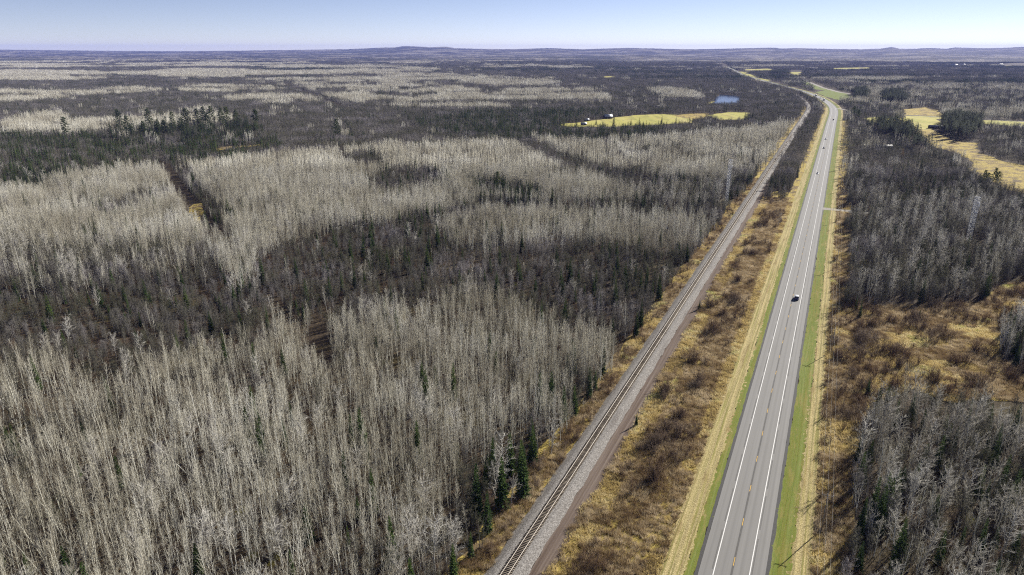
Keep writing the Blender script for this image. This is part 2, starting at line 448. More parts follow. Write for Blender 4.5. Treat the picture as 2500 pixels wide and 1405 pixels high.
class MB:
    def __init__(s): s.v = []; s.f = []; s.m = []
    def add(s, verts, faces, m=0):
        n = len(s.v)
        s.v.extend(verts)
        s.f.extend(tuple(i + n for i in f) for f in faces)
        s.m.extend([m] * len(faces))
    def tube(s, pts, rad, sides=4, m=0, cap=False):
        pts = [np.asarray(p, float) for p in pts]
        n0 = len(s.v)
        for i, p in enumerate(pts):
            a = pts[max(i - 1, 0)]; b = pts[min(i + 1, len(pts) - 1)]
            d = b - a
            d = d / (np.linalg.norm(d) + 1e-9)
            x = np.cross(d, (0.0, 0.0, 1.0) if abs(d[2]) < 0.9 else (1.0, 0.0, 0.0))
            x /= np.linalg.norm(x)
            y = np.cross(d, x)
            for j in range(sides):
                t = 2 * math.pi * j / sides
                s.v.append(tuple(p + rad[i] * (math.cos(t) * x + math.sin(t) * y)))
        for i in range(len(pts) - 1):
            for j in range(sides):
                a = n0 + i * sides + j; b = n0 + i * sides + (j + 1) % sides
                s.f.append((a, b, b + sides, a + sides)); s.m.append(m)
        if cap:
            s.f.append(tuple(range(n0, n0 + sides))[::-1]); s.m.append(m)
            s.f.append(tuple(range(len(s.v) - sides, len(s.v)))); s.m.append(m)
    def cone(s, p0, p1, r, m=0):
        d = p1 - p0
        x = np.cross(d, (0.0, 0.0, 1.0)) if abs(d[2]) < 0.95 * np.linalg.norm(d) else np.array((1.0, 0, 0))
        x = x / (np.linalg.norm(x) + 1e-9) * r
        y = np.cross(d, x); y = y / (np.linalg.norm(y) + 1e-9) * r
        n = len(s.v)
        s.v += [tuple(p0 + x), tuple(p0 - 0.5 * x + 0.87 * y), tuple(p0 - 0.5 * x - 0.87 * y), tuple(p1)]
        s.f += [(n, n + 1, n + 3), (n + 1, n + 2, n + 3), (n + 2, n, n + 3)]
        s.m += [m] * 3
    def tri(s, a, b, c, m=0):
        n = len(s.v)
        s.v += [tuple(a), tuple(b), tuple(c)]
        s.f.append((n, n + 1, n + 2)); s.m.append(m)
    def box(s, c, d, m=0, taper=1.0):
        cx, cy_, cz = c; dx, dy, dz = d[0] / 2, d[1] / 2, d[2] / 2
        vs = [(cx + sx * dx * (taper if sz > 0 else 1), cy_ + sy * dy * (taper if sz > 0 else 1), cz + sz * dz) for sz in (-1, 1) for sy in (-1, 1) for sx in (-1, 1)]
        s.add(vs, [(0, 2, 3, 1), (4, 5, 7, 6), (0, 1, 5, 4), (2, 6, 7, 3), (0, 4, 6, 2), (1, 3, 7, 5)], m)
    def merge(s, o, off=(0, 0, 0), rz=0.0, sc_=1.0, mm=None):
        a = np.asarray(o.v, float)
        c, n = math.cos(rz), math.sin(rz)
        b = np.stack([(a[:, 0] * c - a[:, 1] * n) * sc_ + off[0], (a[:, 0] * n + a[:, 1] * c) * sc_ + off[1], a[:, 2] * sc_ + off[2]], 1)
        k0 = len(s.v)
        s.v.extend(map(tuple, b))
        s.f.extend(tuple(i + k0 for i in f) for f in o.f)
        s.m.extend(o.m if mm is None else [mm] * len(o.f))
    def mesh(s, name, mats, smooth=False):
        return mesh_np(name, s.v, s.f, mats, s.m, smooth=smooth)
    def build(s, name, mats, parent=None, loc=None):
        return link(name, s.mesh(name, mats if isinstance(mats, (list, tuple)) else [mats]), parent, loc)

# ------------------------------------------------------------------ ground
def fan(ys, us, off=900.0):
    U, Y = np.meshgrid(us, ys)
    X = U * (Y + off)
    return X, Y
def gridfaces(nr, nc):
    i = np.arange((nr - 1) * nc).reshape(nr - 1, nc)[:, :-1].ravel()
    return np.stack([i, i + 1, i + nc + 1, i + nc], 1)
ys = np.concatenate([np.linspace(-500, 3400, 40), np.geomspace(3500, 19600, 130)])
us = np.linspace(-1.4, 1.4, 340)
X, Y = fan(ys, us)
Z = height(X, Y)
struct('ground', mesh_np('ground', np.stack([X, Y, Z], -1).reshape(-1, 3), gridfaces(*X.shape), ['leaf_litter'], smooth=True), 'brown leaf covered forest floor reaching to the horizon')
ys = np.geomspace(6300, 19400, 220)
us = np.linspace(-1.35, 1.35, 900)
X, Y = fan(ys, us)
Z = height(X, Y) + 9.0 + (rng.random(X.shape) - 0.5) * 7 + (vnoise(X / 60, Y / 60, 5) - 0.5) * 10
X = X + (rng.random(X.shape) - 0.5) * 20
Z[0] -= 25
tag(link('far_forest', mesh_np('far_forest', np.stack([X, Y, Z], -1).reshape(-1, 3), gridfaces(*X.shape), ['far_canopy'])), 'distant bare woodland rolling away to the hills on the horizon', 'forest', None, 'stuff')

def strip(name, t0, t1, s0, s1, z, mat, step=6.0, prof=None, jit=0.0, nt_=2, parent=None, label=None, zj=0.0, kind='structure'):
    """sheet along the road: nt_ columns between t0 and t1"""
    sv = np.arange(s0, s1 + 0.01, step)
    tv = np.linspace(t0, t1, nt_)
    S, T = np.meshgrid(sv, tv, indexing='ij')
    T = T.copy()
    if jit:
        T[:, 0] += (vnoise(sv / 3.0, sv * 0, 1) - 0.5) * 2 * jit + (rng.random(len(sv)) - 0.5) * jit
        T[:, -1] += (vnoise(sv / 3.0, sv * 0 + 9, 2) - 0.5) * 2 * jit + (rng.random(len(sv)) - 0.5) * jit
    P = path_pt(S.ravel(), T.ravel())
    Zv = np.full(S.size, z)
    if prof is not None: Zv = Zv + prof((T - t0) / (t1 - t0)).ravel()
    if zj: Zv = Zv + rng.random(S.size) * zj
    me = mesh_np(name, np.column_stack([P, Zv]), gridfaces(*S.shape), [mat], uv=np.column_stack([T.ravel(), S.ravel()]))
    o = link(name, me, parent)
    if parent is None: tag(o, label, None, None, kind)
    return o

def poly_world(pts, z=0.0, jit=0.03, sub=6):
    """photo outline -> ground outline with a ragged edge"""
    x, y = gnd([p[0] for p in pts], [p[1] for p in pts], z)
    W = np.stack([x, y], 1)
    out = []
    for i in range(len(W)):
        a, b = W[i], W[(i + 1) % len(W)]
        L = np.hypot(*(b - a))
        n = np.array([-(b - a)[1], (b - a)[0]]) / max(L, 1e-6)
        for j in range(sub):
            out.append(a + (b - a) * (j / sub) + n * (rng.random() - 0.5) * 2 * jit * L * (1 if j else 0.3))
    return np.array(out)
def sheet(name, pts, z, mat, label, jit=0.05):
    W = poly_world(pts, 0.0, jit)
    me = mesh_np(name, np.column_stack([W, np.full(len(W), z)]), [tuple(range(len(W)))], [mat])
    return struct(name, me, label)

# ------------------------------------------------------------------ highway, verges, railway bed
SF = 5900.0
strip('verge_meadow', -37.0, -13.5, -150, 470, 0.03, 'meadow_ground', 6, None, 1.0, 3, None, 'brown and gold weedy ground between the railway and the highway')
strip('verge_meadow', 15.5, 25.0, -150, 1150, 0.03, 'meadow_ground', 6, None, 1.2, 3, None, 'golden rough grass under the power line beside the highway')
strip('verge_meadow', -57.0, -49.0, -150, 1450, 0.035, 'meadow_ground', 6, None, 1.2, 3, None, 'golden grass edge between the railway ballast and the forest')
strip('verge_meadow', -19.0, -13.0, 470, 1500, 0.03, 'meadow_ground', 6, None, 1.0, 3, None, 'narrow golden grass edge between the wood and the highway')
wind = lambda c: 0.18 * np.exp(-((c - 0.18) / 0.05) ** 2) + 0.15 * np.exp(-((c - 0.55) / 0.05) ** 2) + 0.12 * np.exp(-((c - 0.85) / 0.05) ** 2)
strip('mown_verge', -14.8, -9.2, -150, 420, 0.05, 'cut_hay', 0.8, wind, 0.8, 18, None, 'pale rows of cut hay on the verge towards the railway', 0.10)
strip('mown_verge', 11.8, 16.2, -150, 420, 0.05, 'cut_hay', 0.8, wind, 0.8, 16, None, 'pale rows of cut hay on the verge towards the power line', 0.10)
strip('mown_verge', -14.5, -9.2, 420, 2300, 0.05, 'cut_hay', 5, None, 0.5, 3, None, 'far stretch of pale cut hay along the wood between railway and highway')
strip('mown_verge', 11.8, 15.5, 420, 2300, 0.05, 'cut_hay', 5, None, 0.5, 3, None, 'far stretch of pale cut hay beyond the gravel side road')
strip('grass_verge', -9.7, -7.2, -150, SF, 0.09, 'mown_grass', 1.0, None, 0.5, 4, None, 'strip of green mown grass along the railway side of the highway', 0.05)
strip('grass_verge', 7.3, 12.3, -150, SF, 0.09, 'mown_grass', 1.0, None, 0.6, 6, None, 'wide strip of green mown grass along the power line side', 0.05)
road = strip('road', -6.75, 6.85, -160, SF, 0.16, 'asphalt', 6, None, 0, 6, None, 'grey two lane highway running straight towards the hills')
strip('road_shoulder', -7.5, -6.72, -150, 1400, 0.135, 'fresh_tar', 1.5, None, 0.12, 2, road)
strip('road_shoulder', 6.8, 7.65, -150, 1400, 0.135, 'fresh_tar', 1.5, None, 0.15, 2, road)
strip('centre_joint', -0.2, 0.22, -150, 1500, 0.165, 'joint_tar', 6, None, 0.02, 2, road)
strip('edge_line', -3.78, -3.57, -150, 2200, 0.166, 'white_paint', 6, None, 0, 2, road)
strip('edge_line', 3.57, 3.78, -150, 2200, 0.166, 'white_paint', 6, None, 0, 2, road)
# rumble strips: milled ribs with gaps between the runs
for t0 in (-4.25, 3.98):
    V, Fc = [], []
    for s in np.arange(-40, 330, 0.30):
        if (s % 18.3) > 14.6: continue
        q = path_pt(np.array([s, s, s + 0.17, s + 0.17]), np.array([t0, t0 + 0.3, t0 + 0.3, t0]))
        n = len(V)
        V += [(a[0], a[1], 0.167) for a in q]
        Fc.append((n, n + 1, n + 2, n + 3))
    link('rumble_strip', mesh_np('rumble_strip', V, Fc, ['joint_tar']), road)
dash = None
q0 = st_of(*gnd(1790, 1372))[0]
for i in range(-4, 80):
    s = q0 - 1.5 + 15.24 * i
    if s < -60: continue
    if dash is None:
        b = MB()
        b.add([(-0.07, 0, 0), (0.07, 0, 0), (0.07, 3.05, 0), (-0.07, 3.05, 0)], [(0, 1, 2, 3)])
        dash = b.mesh('lane_dash', ['yellow_paint'])
    p = path_pt(np.array([s, s + 3.05]), np.array([0.0, 0.0]))
    o = link('lane_dash', dash, road, (p[0][0], p[0][1], 0.172))
    d = p[1] - p[0]
    o.rotation_euler = (0, 0, -math.atan2(d[0], d[1]))

# railway: ballast bank, rails, ties; dirt service track beside it
TR = -45.1
trap = lambda c: np.clip(np.minimum(c, 1 - c) / 0.24, 0, 1) * 1.0
bal = strip('railway_ballast', TR - 4.6, TR + 4.3, -150, 2400, 0.05, 'ballast_stone', 2.0, trap, 0.25, 14, None, 'grey crushed stone bank carrying the railway', 0.05)
strip('service_track', TR + 4.1, TR + 8.9, -150, 560, 0.07, 'dirt_track', 1.5, None, 0.35, 10, None, 'brown dirt service track beside the railway ballast', 0.04)
rw = bpy.data.objects.new('railway_track', None)
COL.objects.link(rw)
tag(rw, 'single railway track with steel rails on wooden ties', 'railway track')
ZT = 1.08
def railmesh(t):
    sv = np.concatenate([np.arange(-150, 2400, 12.0)])
    V, Fc = [], []
    for s in sv:
        P = path_pt(np.array([s] * 4), np.array([t - 0.055, t + 0.055, t + 0.055, t - 0.055]))
        V += [(P[0][0], P[0][1], ZT + 0.06), (P[1][0], P[1][1], ZT + 0.06), (P[2][0], P[2][1], ZT + 0.24), (P[3][0], P[3][1], ZT + 0.24)]
    for i in range(len(sv) - 1):
        for a, b in ((0, 1), (1, 2), (2, 3), (3, 0)):
            Fc.append((4 * i + a, 4 * i + b, 4 * i + 4 + b, 4 * i + 4 + a))
    return mesh_np('rail', V, Fc, ['rail_steel'])
for t in (TR - 0.7525, TR + 0.7525): link('rail', railmesh(t), rw)
b = MB(); b.box((0, 0, 0), (2.6, 0.24, 0.2)); tie = b.mesh('tie', ['tie_wood'])
rest = MB()
i = 0
for s in np.arange(-32, 900, 0.56):
    P = path_pt(np.array([s]), np.array([TR + random.uniform(-0.06, 0.06)]))[0]
    rz = -RA + random.uniform(-0.02, 0.02)
    if i < 300:
        o = link('tie', tie, rw, (P[0], P[1], ZT + random.uniform(-0.01, 0.015)))
        o.rotation_euler = (0, 0, rz)
    else:
        t_ = MB(); t_.box((0, 0, 0), (2.6, 0.24, 0.2)); rest.merge(t_, (P[0], P[1], ZT), rz)
    i += 1
tag(rest.build('distant_ties', 'tie_wood', rw), kind='stuff')

# gravel side road and driveways
def lane(name, pts, wdt, mat, label, z=0.10):
    pl, q = resample(pts, 3.0)
    tg = np.gradient(pl, axis=0); tg /= np.hypot(*tg.T)[:, None]
    nn = np.stack([tg[:, 1], -tg[:, 0]], 1)
    ww = wdt / 2 + (rng.random(len(pl)) - 0.5) * 0.25 * wdt * 0.5
    V = np.concatenate([np.column_stack([pl - nn * ww[:, None], np.full(len(pl), z)]), np.column_stack([pl + nn * ww[:, None], np.full(len(pl), z)])])
    n = len(pl)
    Fc = np.array([(i, i + 1, n + i + 1, n + i) for i in range(n - 1)])
    return struct(name, mesh_np(name, V, Fc, [mat], uv=V[:, :2]), label)
def px(*p): return [np.array(gnd(a, b)) for a, b in p]
lane('side_road', px((2006, 510), (2030, 512), (2060, 515), (2090, 519), (2140, 524)), 8.0, 'gravel_road', 'short gravel side road leaving the highway towards the wood', 0.155)
lane('driveway', px((2030, 352), (2060, 353), (2085, 356)), 9, 'mown_grass', 'grassy driveway leaving the highway by the dark wood', 0.155)
lane('side_road', px((2044, 265), (2060, 268), (2075, 271)), 9, 'gravel_road', 'gravel turn off on the outside of the highway bend', 0.155)
lane('farm_road', px((2085, 231), (2050, 226), (2010, 215), (1975, 201), (1962, 193), (1960, 186)), 11, 'gravel_road', 'pale farm road climbing past the distant hay fields', 0.10)
lane('farm_road', px((2195, 281), (2240, 283), (2300, 287), (2390, 292), (2520, 299)), 6, 'gravel_road', 'pale track along the far edge of the golden field', 0.14)

# ------------------------------------------------------------------ stands, fields and clearings, outlined as they lie
POLY = [
 ('C2', [(-500, 322), (250, 318), (640, 322), (700, 350), (560, 382), (420, 398), (250, 415), (100, 440), (-500, 500)]),
 ('C2', [(1000, 285), (1180, 262), (1500, 262), (1640, 300), (1560, 330), (1350, 335), (1180, 330), (1050, 310)]),
 ('A', [(-500, 300), (180, 288), (400, 281), (560, 274), (560, 290), (430, 303), (200, 312), (-500, 328)]),
 ('CP', [(280, 306), (420, 300), (600, 296), (660, 312), (600, 336), (380, 344), (270, 330)]),
 ('A', [(25, 282), (60, 262), (125, 254), (165, 280), (150, 296), (40, 298)]),
 ('A', [(448, 258), (470, 250), (492, 253), (500, 266), (455, 268)]),
 ('A', [(420, 206), (560, 200), (705, 196), (712, 212), (600, 222), (440, 220)]),
 ('A', [(545, 236), (640, 228), (740, 230), (800, 246), (780, 264), (680, 262), (590, 254)]),
 ('A', [(705, 196), (800, 184), (920, 174), (1060, 178), (1200, 184), (1330, 192), (1480, 226), (1500, 244), (1380, 250), (1250, 256), (1000, 256), (870, 246), (800, 232)]),
 ('B', [(1000, 186), (1120, 188), (1130, 200), (1020, 204)]),
 ('A', [(-500, 226), (60, 218), (200, 212), (390, 208), (395, 218), (210, 230), (60, 242), (-500, 252)]),
 ('A', [(1570, 216), (1620, 212), (1700, 222), (1720, 234), (1620, 234)]),
 ('A', [(-500, 475), (60, 450), (200, 412), (300, 402), (385, 396), (420, 440), (470, 485), (474, 540), (490, 590), (330, 600), (200, 610), (-500, 640)]),
 ('A2', [(-500, 580), (490, 580), (520, 640), (380, 650), (200, 670), (-500, 700)]),
 ('A', [(405, 405), (560, 378), (800, 362), (960, 346), (1250, 342), (1340, 390), (1500, 435), (1620, 455), (1560, 476), (1300, 478), (1180, 472), (1080, 496), (960, 520), (800, 545), (700, 580), (610, 625), (580, 700), (530, 640), (505, 575), (560, 520), (500, 465), (440, 430)]),
 ('B', [(800, 372), (870, 362), (950, 376), (940, 394), (840, 398)]),
 ('B', [(890, 420), (960, 396), (1060, 400), (1095, 428), (1000, 455), (930, 462)]),
 ('C2', [(1140, 428), (1230, 432), (1320, 452), (1300, 470), (1180, 458)]),
 ('A', [(1060, 528), (1160, 508), (1260, 498), (1400, 502), (1560, 515), (1720, 520), (1740, 560), (1640, 590), (1480, 572), (1330, 566), (1200, 590), (1090, 572)]),
 ('A', [(1300, 330), (1420, 345), (1600, 330), (1900, 300), (1940, 290), (1900, 360), (1850, 420), (1780, 440), (1640, 425), (1450, 390)]),
 ('A2', [(1500, 440), (1760, 440), (1780, 480), (1700, 500), (1560, 480)]),
 ('A', [(-500, 1120), (0, 1035), (190, 950), (300, 905), (450, 832), (600, 802), (740, 778), (900, 742), (1000, 735), (1105, 688), (1160, 700), (1280, 745), (1440, 800), (1540, 830), (1440, 970), (1330, 1060), (1200, 1150), (1140, 1300), (1120, 2200), (-900, 2200)]),
 ('A', [(-500, 900), (0, 870), (110, 850), (190, 860), (210, 930), (180, 960), (0, 985), (-500, 1060)]),
 ('E', [(1130, 1120), (1300, 1040), (1480, 860), (1600, 700), (1690, 600), (1760, 520), (1790, 530), (1700, 680), (1560, 880), (1400, 1080), (1260, 1290), (1160, 1420), (1060, 1700), (1000, 1700), (1100, 1300)]),
 # right of the highway
 ('R', [(2090, 480), (2250, 430), (2420, 470), (2560, 500), (2900, 560), (2900, 640), (2420, 640), (2380, 720), (2200, 730), (2090, 690)]),
 ('B', [(2140, 370), (2290, 370), (2350, 420), (2340, 470), (2230, 480), (2150, 440)]),
 ('H', [(2090, 1000), (2190, 955), (2300, 985), (2500, 975), (2900, 940), (2900, 2200), (2060, 2200), (2060, 1400), (2080, 1200)]),
 ('H', [(2400, 760), (2470, 720), (2560, 700), (2900, 700), (2900, 930), (2480, 900), (2430, 850)]),
 ('C2', [(1950, 165), (2500, 160), (2500, 200), (2100, 200)]),
 ('P', [(2120, 300), (2160, 292), (2215, 308), (2255, 335), (2262, 358), (2240, 360), (2190, 330)]),
 ('P', [(2298, 284), (2340, 278), (2386, 284), (2388, 318), (2340, 330), (2300, 318)]),
 ('P', [(2072, 222), (2110, 216), (2118, 236), (2080, 240)]),
 ('P', [(2150, 226), (2200, 222), (2214, 240), (2190, 250), (2156, 244)]),
 ('P', [(1880, 176), (1960, 172), (1975, 186), (1900, 190)]),
]
# open ground seen between the trees: (ground outline, sheet material, name, label)
OPEN = [
 ([(1360, 305), (1440, 296), (1480, 290), (1560, 281), (1620, 279), (1680, 283), (1690, 300), (1600, 306), (1480, 310), (1390, 310)], 'hay_field', 'hay_field', 'long yellow hay field in front of the dark barn'),
 ([(1725, 282), (1780, 274), (1832, 275), (1826, 292), (1760, 294)], 'hay_field', 'hay_field', 'small yellow hay field between the barn field and the railway'),
 ([(1640, 283), (1700, 277), (1730, 278), (1725, 290), (1690, 292)], 'meadow_ground', 'meadow', 'brown grassy gap joining the two yellow hay fields'),
 ([(2190, 297), (2206, 283), (2300, 285), (2300, 310), (2270, 318), (2230, 316)], 'hay_field', 'hay_field', 'yellow green field in front of the grove with the pale roofed shed'),
 ([(2200, 268), (2260, 262), (2300, 275), (2300, 284), (2205, 281)], 'meadow_ground', 'meadow', 'pale rough meadow beyond the farm track'),
 ([(2388, 293), (2600, 300), (2600, 316), (2490, 309), (2400, 303)], 'hay_field', 'hay_field', 'yellow field behind the pointed spruces at the edge of the picture'),
 ([(2215, 318), (2270, 316), (2330, 345), (2395, 350), (2385, 372), (2440, 392), (2560, 420), (2700, 470), (2700, 520), (2520, 482), (2410, 440), (2370, 420), (2372, 395), (2330, 372), (2268, 356), (2245, 330)], 'meadow_ground', 'meadow', 'golden marsh meadow winding between the woods'),
 ([(2105, 290), (2140, 286), (2200, 292), (2190, 300), (2130, 302)], 'hay_field', 'meadow', 'small golden clearing by the dark round pines'),
 ([(2016, 760), (2060, 752), (2130, 748), (2240, 745), (2400, 740), (2440, 700), (2560, 670), (2900, 660), (2900, 720), (2540, 735), (2440, 800), (2440, 880), (2560, 930), (2900, 950), (2900, 985), (2520, 985), (2400, 975), (2320, 985), (2230, 950), (2120, 985), (2100, 1060), (2085, 1180), (2060, 1330), (2050, 1500), (1990, 1500), (2000, 1000)], 'meadow_ground', 'meadow', 'golden brown marsh meadow dotted with shrubs beside the highway'),
 ([(472, 500), (496, 496), (497, 520), (490, 545), (472, 543)], 'meadow_ground', 'meadow', 'golden grass glade where the cut line opens in the aspens'),
 ([(520, 365), (560, 358), (645, 352), (646, 355), (560, 363), (530, 369)], 'meadow_ground', 'meadow', 'thin golden glade below the tall pines'),
 ([(1962, 200), (1985, 204), (2020, 217), (2060, 228), (2085, 235), (2080, 243), (2045, 245), (2020, 238), (1998, 226)], 'mown_grass', 'meadow', 'green and tan grassland below the farm road'),
 ([(1918, 174), (1960, 172), (1962, 184), (1925, 184)], 'hay_field', 'hay_field', 'bright distant field at the end of the farm road'),
 ([(1812, 170), (1880, 168), (1892, 172), (1820, 176)], 'hay_field', 'hay_field', 'distant pale green field beside the far highway'),
 ([(2025, 167), (2120, 165), (2128, 168), (2040, 171)], 'hay_field', 'hay_field', 'thin pale field far beyond the dark woods'),
 ([(2440, 158), (2600, 153), (2600, 159), (2450, 162)], 'hay_field', 'hay_field', 'thin pale field near the white farm buildings'),
 ([(1465, 188), (1500, 186), (1504, 189), (1470, 190)], 'hay_field', 'hay_field', 'sliver of pale clearing deep in the woods'),
 ([(1764, 159), (1792, 169), (1832, 182), (1850, 189), (1836, 190), (1800, 177), (1768, 162)], 'hay_field', 'hay_field', 'pale green strip along the far end of the highway'),
 ([(1850, 191), (1884, 196), (1872, 200), (1842, 195)], 'hay_field', 'hay_field', 'small green clearing beside the far highway'),
 ([(1735, 249), (1748, 247), (1744, 252), (1720, 256)], 'hay_field', 'shore', 'yellow grassy shore at the near corner of the pond'),
]
POND = [(1746, 241), (1757, 231), (1790, 233), (1810, 237), (1806, 244), (1796, 250), (1770, 252), (1742, 250)]
for i, (pts, m, nm, lb) in enumerate(OPEN): sheet(nm, pts, 0.04 + 0.004 * i, m, lb)
pw = poly_world([(1746, 241), (1757, 231), (1790, 233), (1810, 237), (1810, 250), (1796, 258), (1765, 258), (1740, 252)], 0, 0.02)
struct('pond', mesh_np('pond', np.column_stack([pw, np.full(len(pw), 0.2)]), [tuple(range(len(pw)))], ['pond_water']), 'small blue pond among the trees beyond the hay field')

def inpoly(x, y, P):
    P = np.asarray(P, float)
    r = np.zeros(len(x), bool)
    bb = (x >= P[:, 0].min()) & (x <= P[:, 0].max()) & (y >= P[:, 1].min()) & (y <= P[:, 1].max())
    if not bb.any(): return r
    ix = np.where(bb)[0]
    xx, yy = x[ix], y[ix]
    c = np.zeros(len(ix), bool)
    j = len(P) - 1
    for i in range(len(P)):
        xi, yi, xj, yj = *P[i], *P[j]
        c ^= ((yi > yy) != (yj > yy)) & (xx < (xj - xi) * (yy - yi) / (yj - yi + 1e-12) + xi)
        j = i
    r[ix] = c
    return r

CUT_A, CUT_B = np.array([-60.0, 214.0]), np.array([-352.0, 700.0])
CUT_C = np.array([-208.0, 452.0])
CUT2_A, CUT2_B = np.array([-330.0, 1400.0]), np.array([-775.0, 2437.0])
def segdist(X, Y, A, B):
    d = B - A
    t = np.clip(((X - A[0]) * d[0] + (Y - A[1]) * d[1]) / (d @ d), 0, 1)
    return np.hypot(X - A[0] - t * d[0], Y - A[1] - t * d[1])
def zones(X, Y):
    """which stand each tree position belongs to; '' where nothing grows"""
    s, t = path_st(X, Y)
    z = np.where(t < 0, 'B', 'G').astype('<U2')
    jx = (vnoise(X / 14, Y / 14, 21) - 0.5) * 0.02 * 900
    cx_, cy_ = proj(X, Y, np.where(Y < 900, 9.0, 10.0))
    bx, by = proj(X, Y, 0.0)
    sc_ = np.clip(1690 / np.maximum(Y, 60), 0.2, 9)
    jx = (vnoise(X / 17, Y / 17, 21) - 0.5) * 16 * sc_
    jy = (vnoise(X / 17, Y / 17, 22) - 0.5) * 16 * sc_ * np.clip(110 / np.maximum(Y, 60), 0.03, 0.6)
    jx += rng.normal(0, 1.5, len(X)) * sc_
    jy += rng.normal(0, 1.5, len(X)) * sc_ * np.clip(110 / np.maximum(Y, 60), 0.03, 0.6)
    for ty, P in POLY:
        m = inpoly(cx_ + jx, cy_ + jy, P) & ((t < -30) if max(p[0] for p in P) < 1960 else True)
        z[m] = ty
    brk = vnoise(X / 55, Y / 80, 24) * 0.55 + vnoise(X / 170, Y / 210, 25) * 0.45
    z[(z == 'A') & (Y > 950) & (brk < 0.40 + 0.09 * (Y > 1700))] = 'B'
    z[(z == 'A') & (Y > 330) & (Y <= 950) & (brk < 0.27)] = 'A2'
    z[(z == 'A') & (Y > 1250) & (vnoise(X / 170, Y / 55, 26) < 0.36)] = 'B'
    side = (X - CUT_C[0]) * (CUT_B - CUT_C)[1] - (Y - CUT_C[1]) * (CUT_B - CUT_C)[0]
    z[(z == 'A') & (side > 0) & (segdist(X, Y, CUT_C, CUT_B) < 15 + 6 * (vnoise(X / 12, Y / 12, 27) - 0.5))] = 'B'
    # farther off the stands follow a broad patchwork
    far = Y > 2600
    n = vnoise(X / 420, Y / 300, 31) * 0.6 + vnoise(X / 150, Y / 120, 32) * 0.4
    d2 = vnoise(X / 600, Y / 260, 33)
    lft = np.clip((900 - cx_) / 1600, -0.35, 0.3)
    pal = far & (n + lft * 0.35 > 0.635) & (z != 'P')
    z[far & ~pal & (z != 'P') & (z != 'A')] = 'B'
    z[pal] = 'A'
    z[far & (d2 > 0.70) & (cx_ > 600)] = 'C2'
    mid = (Y > 1000) & (Y <= 2600) & (z == 'G') & (n > 0.55)
    z[mid] = 'A2'
    z[(z == 'A2') & (t > 20) & (vnoise(X / 40, Y / 40, 35) < 0.5)] = 'G'
    wob = (vnoise(s / 13, s * 0 + 3, 41) - 0.5) * 5
    clear = ((t > -54.8 + wob * 0.6) & (t < 22.5 + wob) & (s < 425)) | ((s >= 425) & (t > -52 + wob * 0.6) & (t < -38 + wob * 0.4)) | ((s >= 425) & (t > -19 + wob * 0.6) & (t < 21 + wob * 0.7))
    clear |= (s > 1700) & (t > -25) & (t < 25)
    clear |= ((segdist(X, Y, CUT_A, CUT_B) < 3.2) & ~((Y > 300) & (Y < 385))) | (segdist(X, Y, CUT_C, CUT_B) < 5.5) | (segdist(X, Y, CUT2_A, CUT2_B) < 9.0)
    clear |= (s > 385) & (s < 430) & (t > 20) & (t < 31)
    for a in lanes_clear: clear |= segdist(X, Y, a[0], a[1]) < a[2]
    for pts, *_ in OPEN: clear |= inpoly(bx, by, pts) | inpoly(*proj(X, Y, 4.5), pts)
    clear |= inpoly(bx, by, POND) | inpoly(*proj(X, Y, 6.0), POND)
    # the clearing in the front stand, the glade by its far edge
    clear |= inpoly(bx, by, [(748, 800), (790, 790), (815, 880), (815, 930), (780, 920)])
    clear |= inpoly(bx, by, [(60, 975), (180, 955), (330, 930), (330, 950), (150, 1000), (40, 1010)])
    z[clear] = ''
    return z, s, t
def L2(a, b, w_): return (np.array(gnd(*a)), np.array(gnd(*b)), w_)
lanes_clear = [L2((2006, 510), (2140, 524), 7.5), L2((2030, 352), (2085, 356), 9), L2((2044, 265), (2075, 271), 12), L2((2085, 231), (2010, 215), 14), L2((2010, 215), (1960, 190), 14), L2((2195, 281), (2300, 287), 8), L2((2300, 287), (2520, 299), 8), L2((2363, 592), (2360, 606), 9), L2((1773, 497), (1771, 503), 7)]

# ------------------------------------------------------------------ plant prototypes
def unit(v): return v / (np.linalg.norm(v) + 1e-9)
def rv(r): return r.normal(size=3)
def aspen(seed, H=14.0, spread=1.0, nb=38, base=0.34, twg=5, tr=0.12, bow=0.25):
    r = np.random.default_rng(seed)
    T, C = MB(), MB()
    n = 9
    off = np.cumsum(r.normal(0, bow / 3, (n, 2)), 0) * np.linspace(0, 1, n)[:, None]
    pts = [np.array((off[i, 0], off[i, 1], H * i / (n - 1))) for i in range(n)]
    pts[0][2] = -0.3
    rad = [tr * (1 - 0.88 * (i / (n - 1)) ** 0.9) for i in range(n)]
    T.tube(pts, rad, 5)
    def at(f):
        q = f * (n - 1); i = min(int(q), n - 2); return pts[i] + (pts[i + 1] - pts[i]) * (q - i), rad[i] * (1 - q + i) + rad[i + 1] * (q - i)
    for i in range(nb):
        f = base + (0.98 - base) * ((i + r.random()) / nb)
        p0, r0 = at(f)
        az = i * 2.4 + r.uniform(-0.6, 0.6)
        L = ((1.02 - f) / (1 - base)) ** 0.65 * 2.5 * spread * r.uniform(0.6, 1.15) + 0.35
        el = R(r.uniform(32, 62)) + f * 0.25
        d = np.array((math.cos(az) * math.cos(el), math.sin(az) * math.cos(el), math.sin(el)))
        m_ = p0 + d * L * 0.5
        p2 = m_ + unit(d + np.array((0, 0, 0.45)) + rv(r) * 0.15) * L * 0.55
        C.tube([p0, m_, p2], [max(r0 * 0.36, 0.02), 0.018, 0.008], 3)
        for k_ in range(twg):
            u = r.uniform(0.25, 1.0)
            q = p0 + (m_ - p0) * (2 * u) if u < 0.5 else m_ + (p2 - m_) * (2 * u - 1)
            td = unit(d + np.array((0, 0, 0.5)) + rv(r) * 0.55)
            C.cone(q, q + td * L * r.uniform(0.25, 0.55), 0.013)
    return T, C
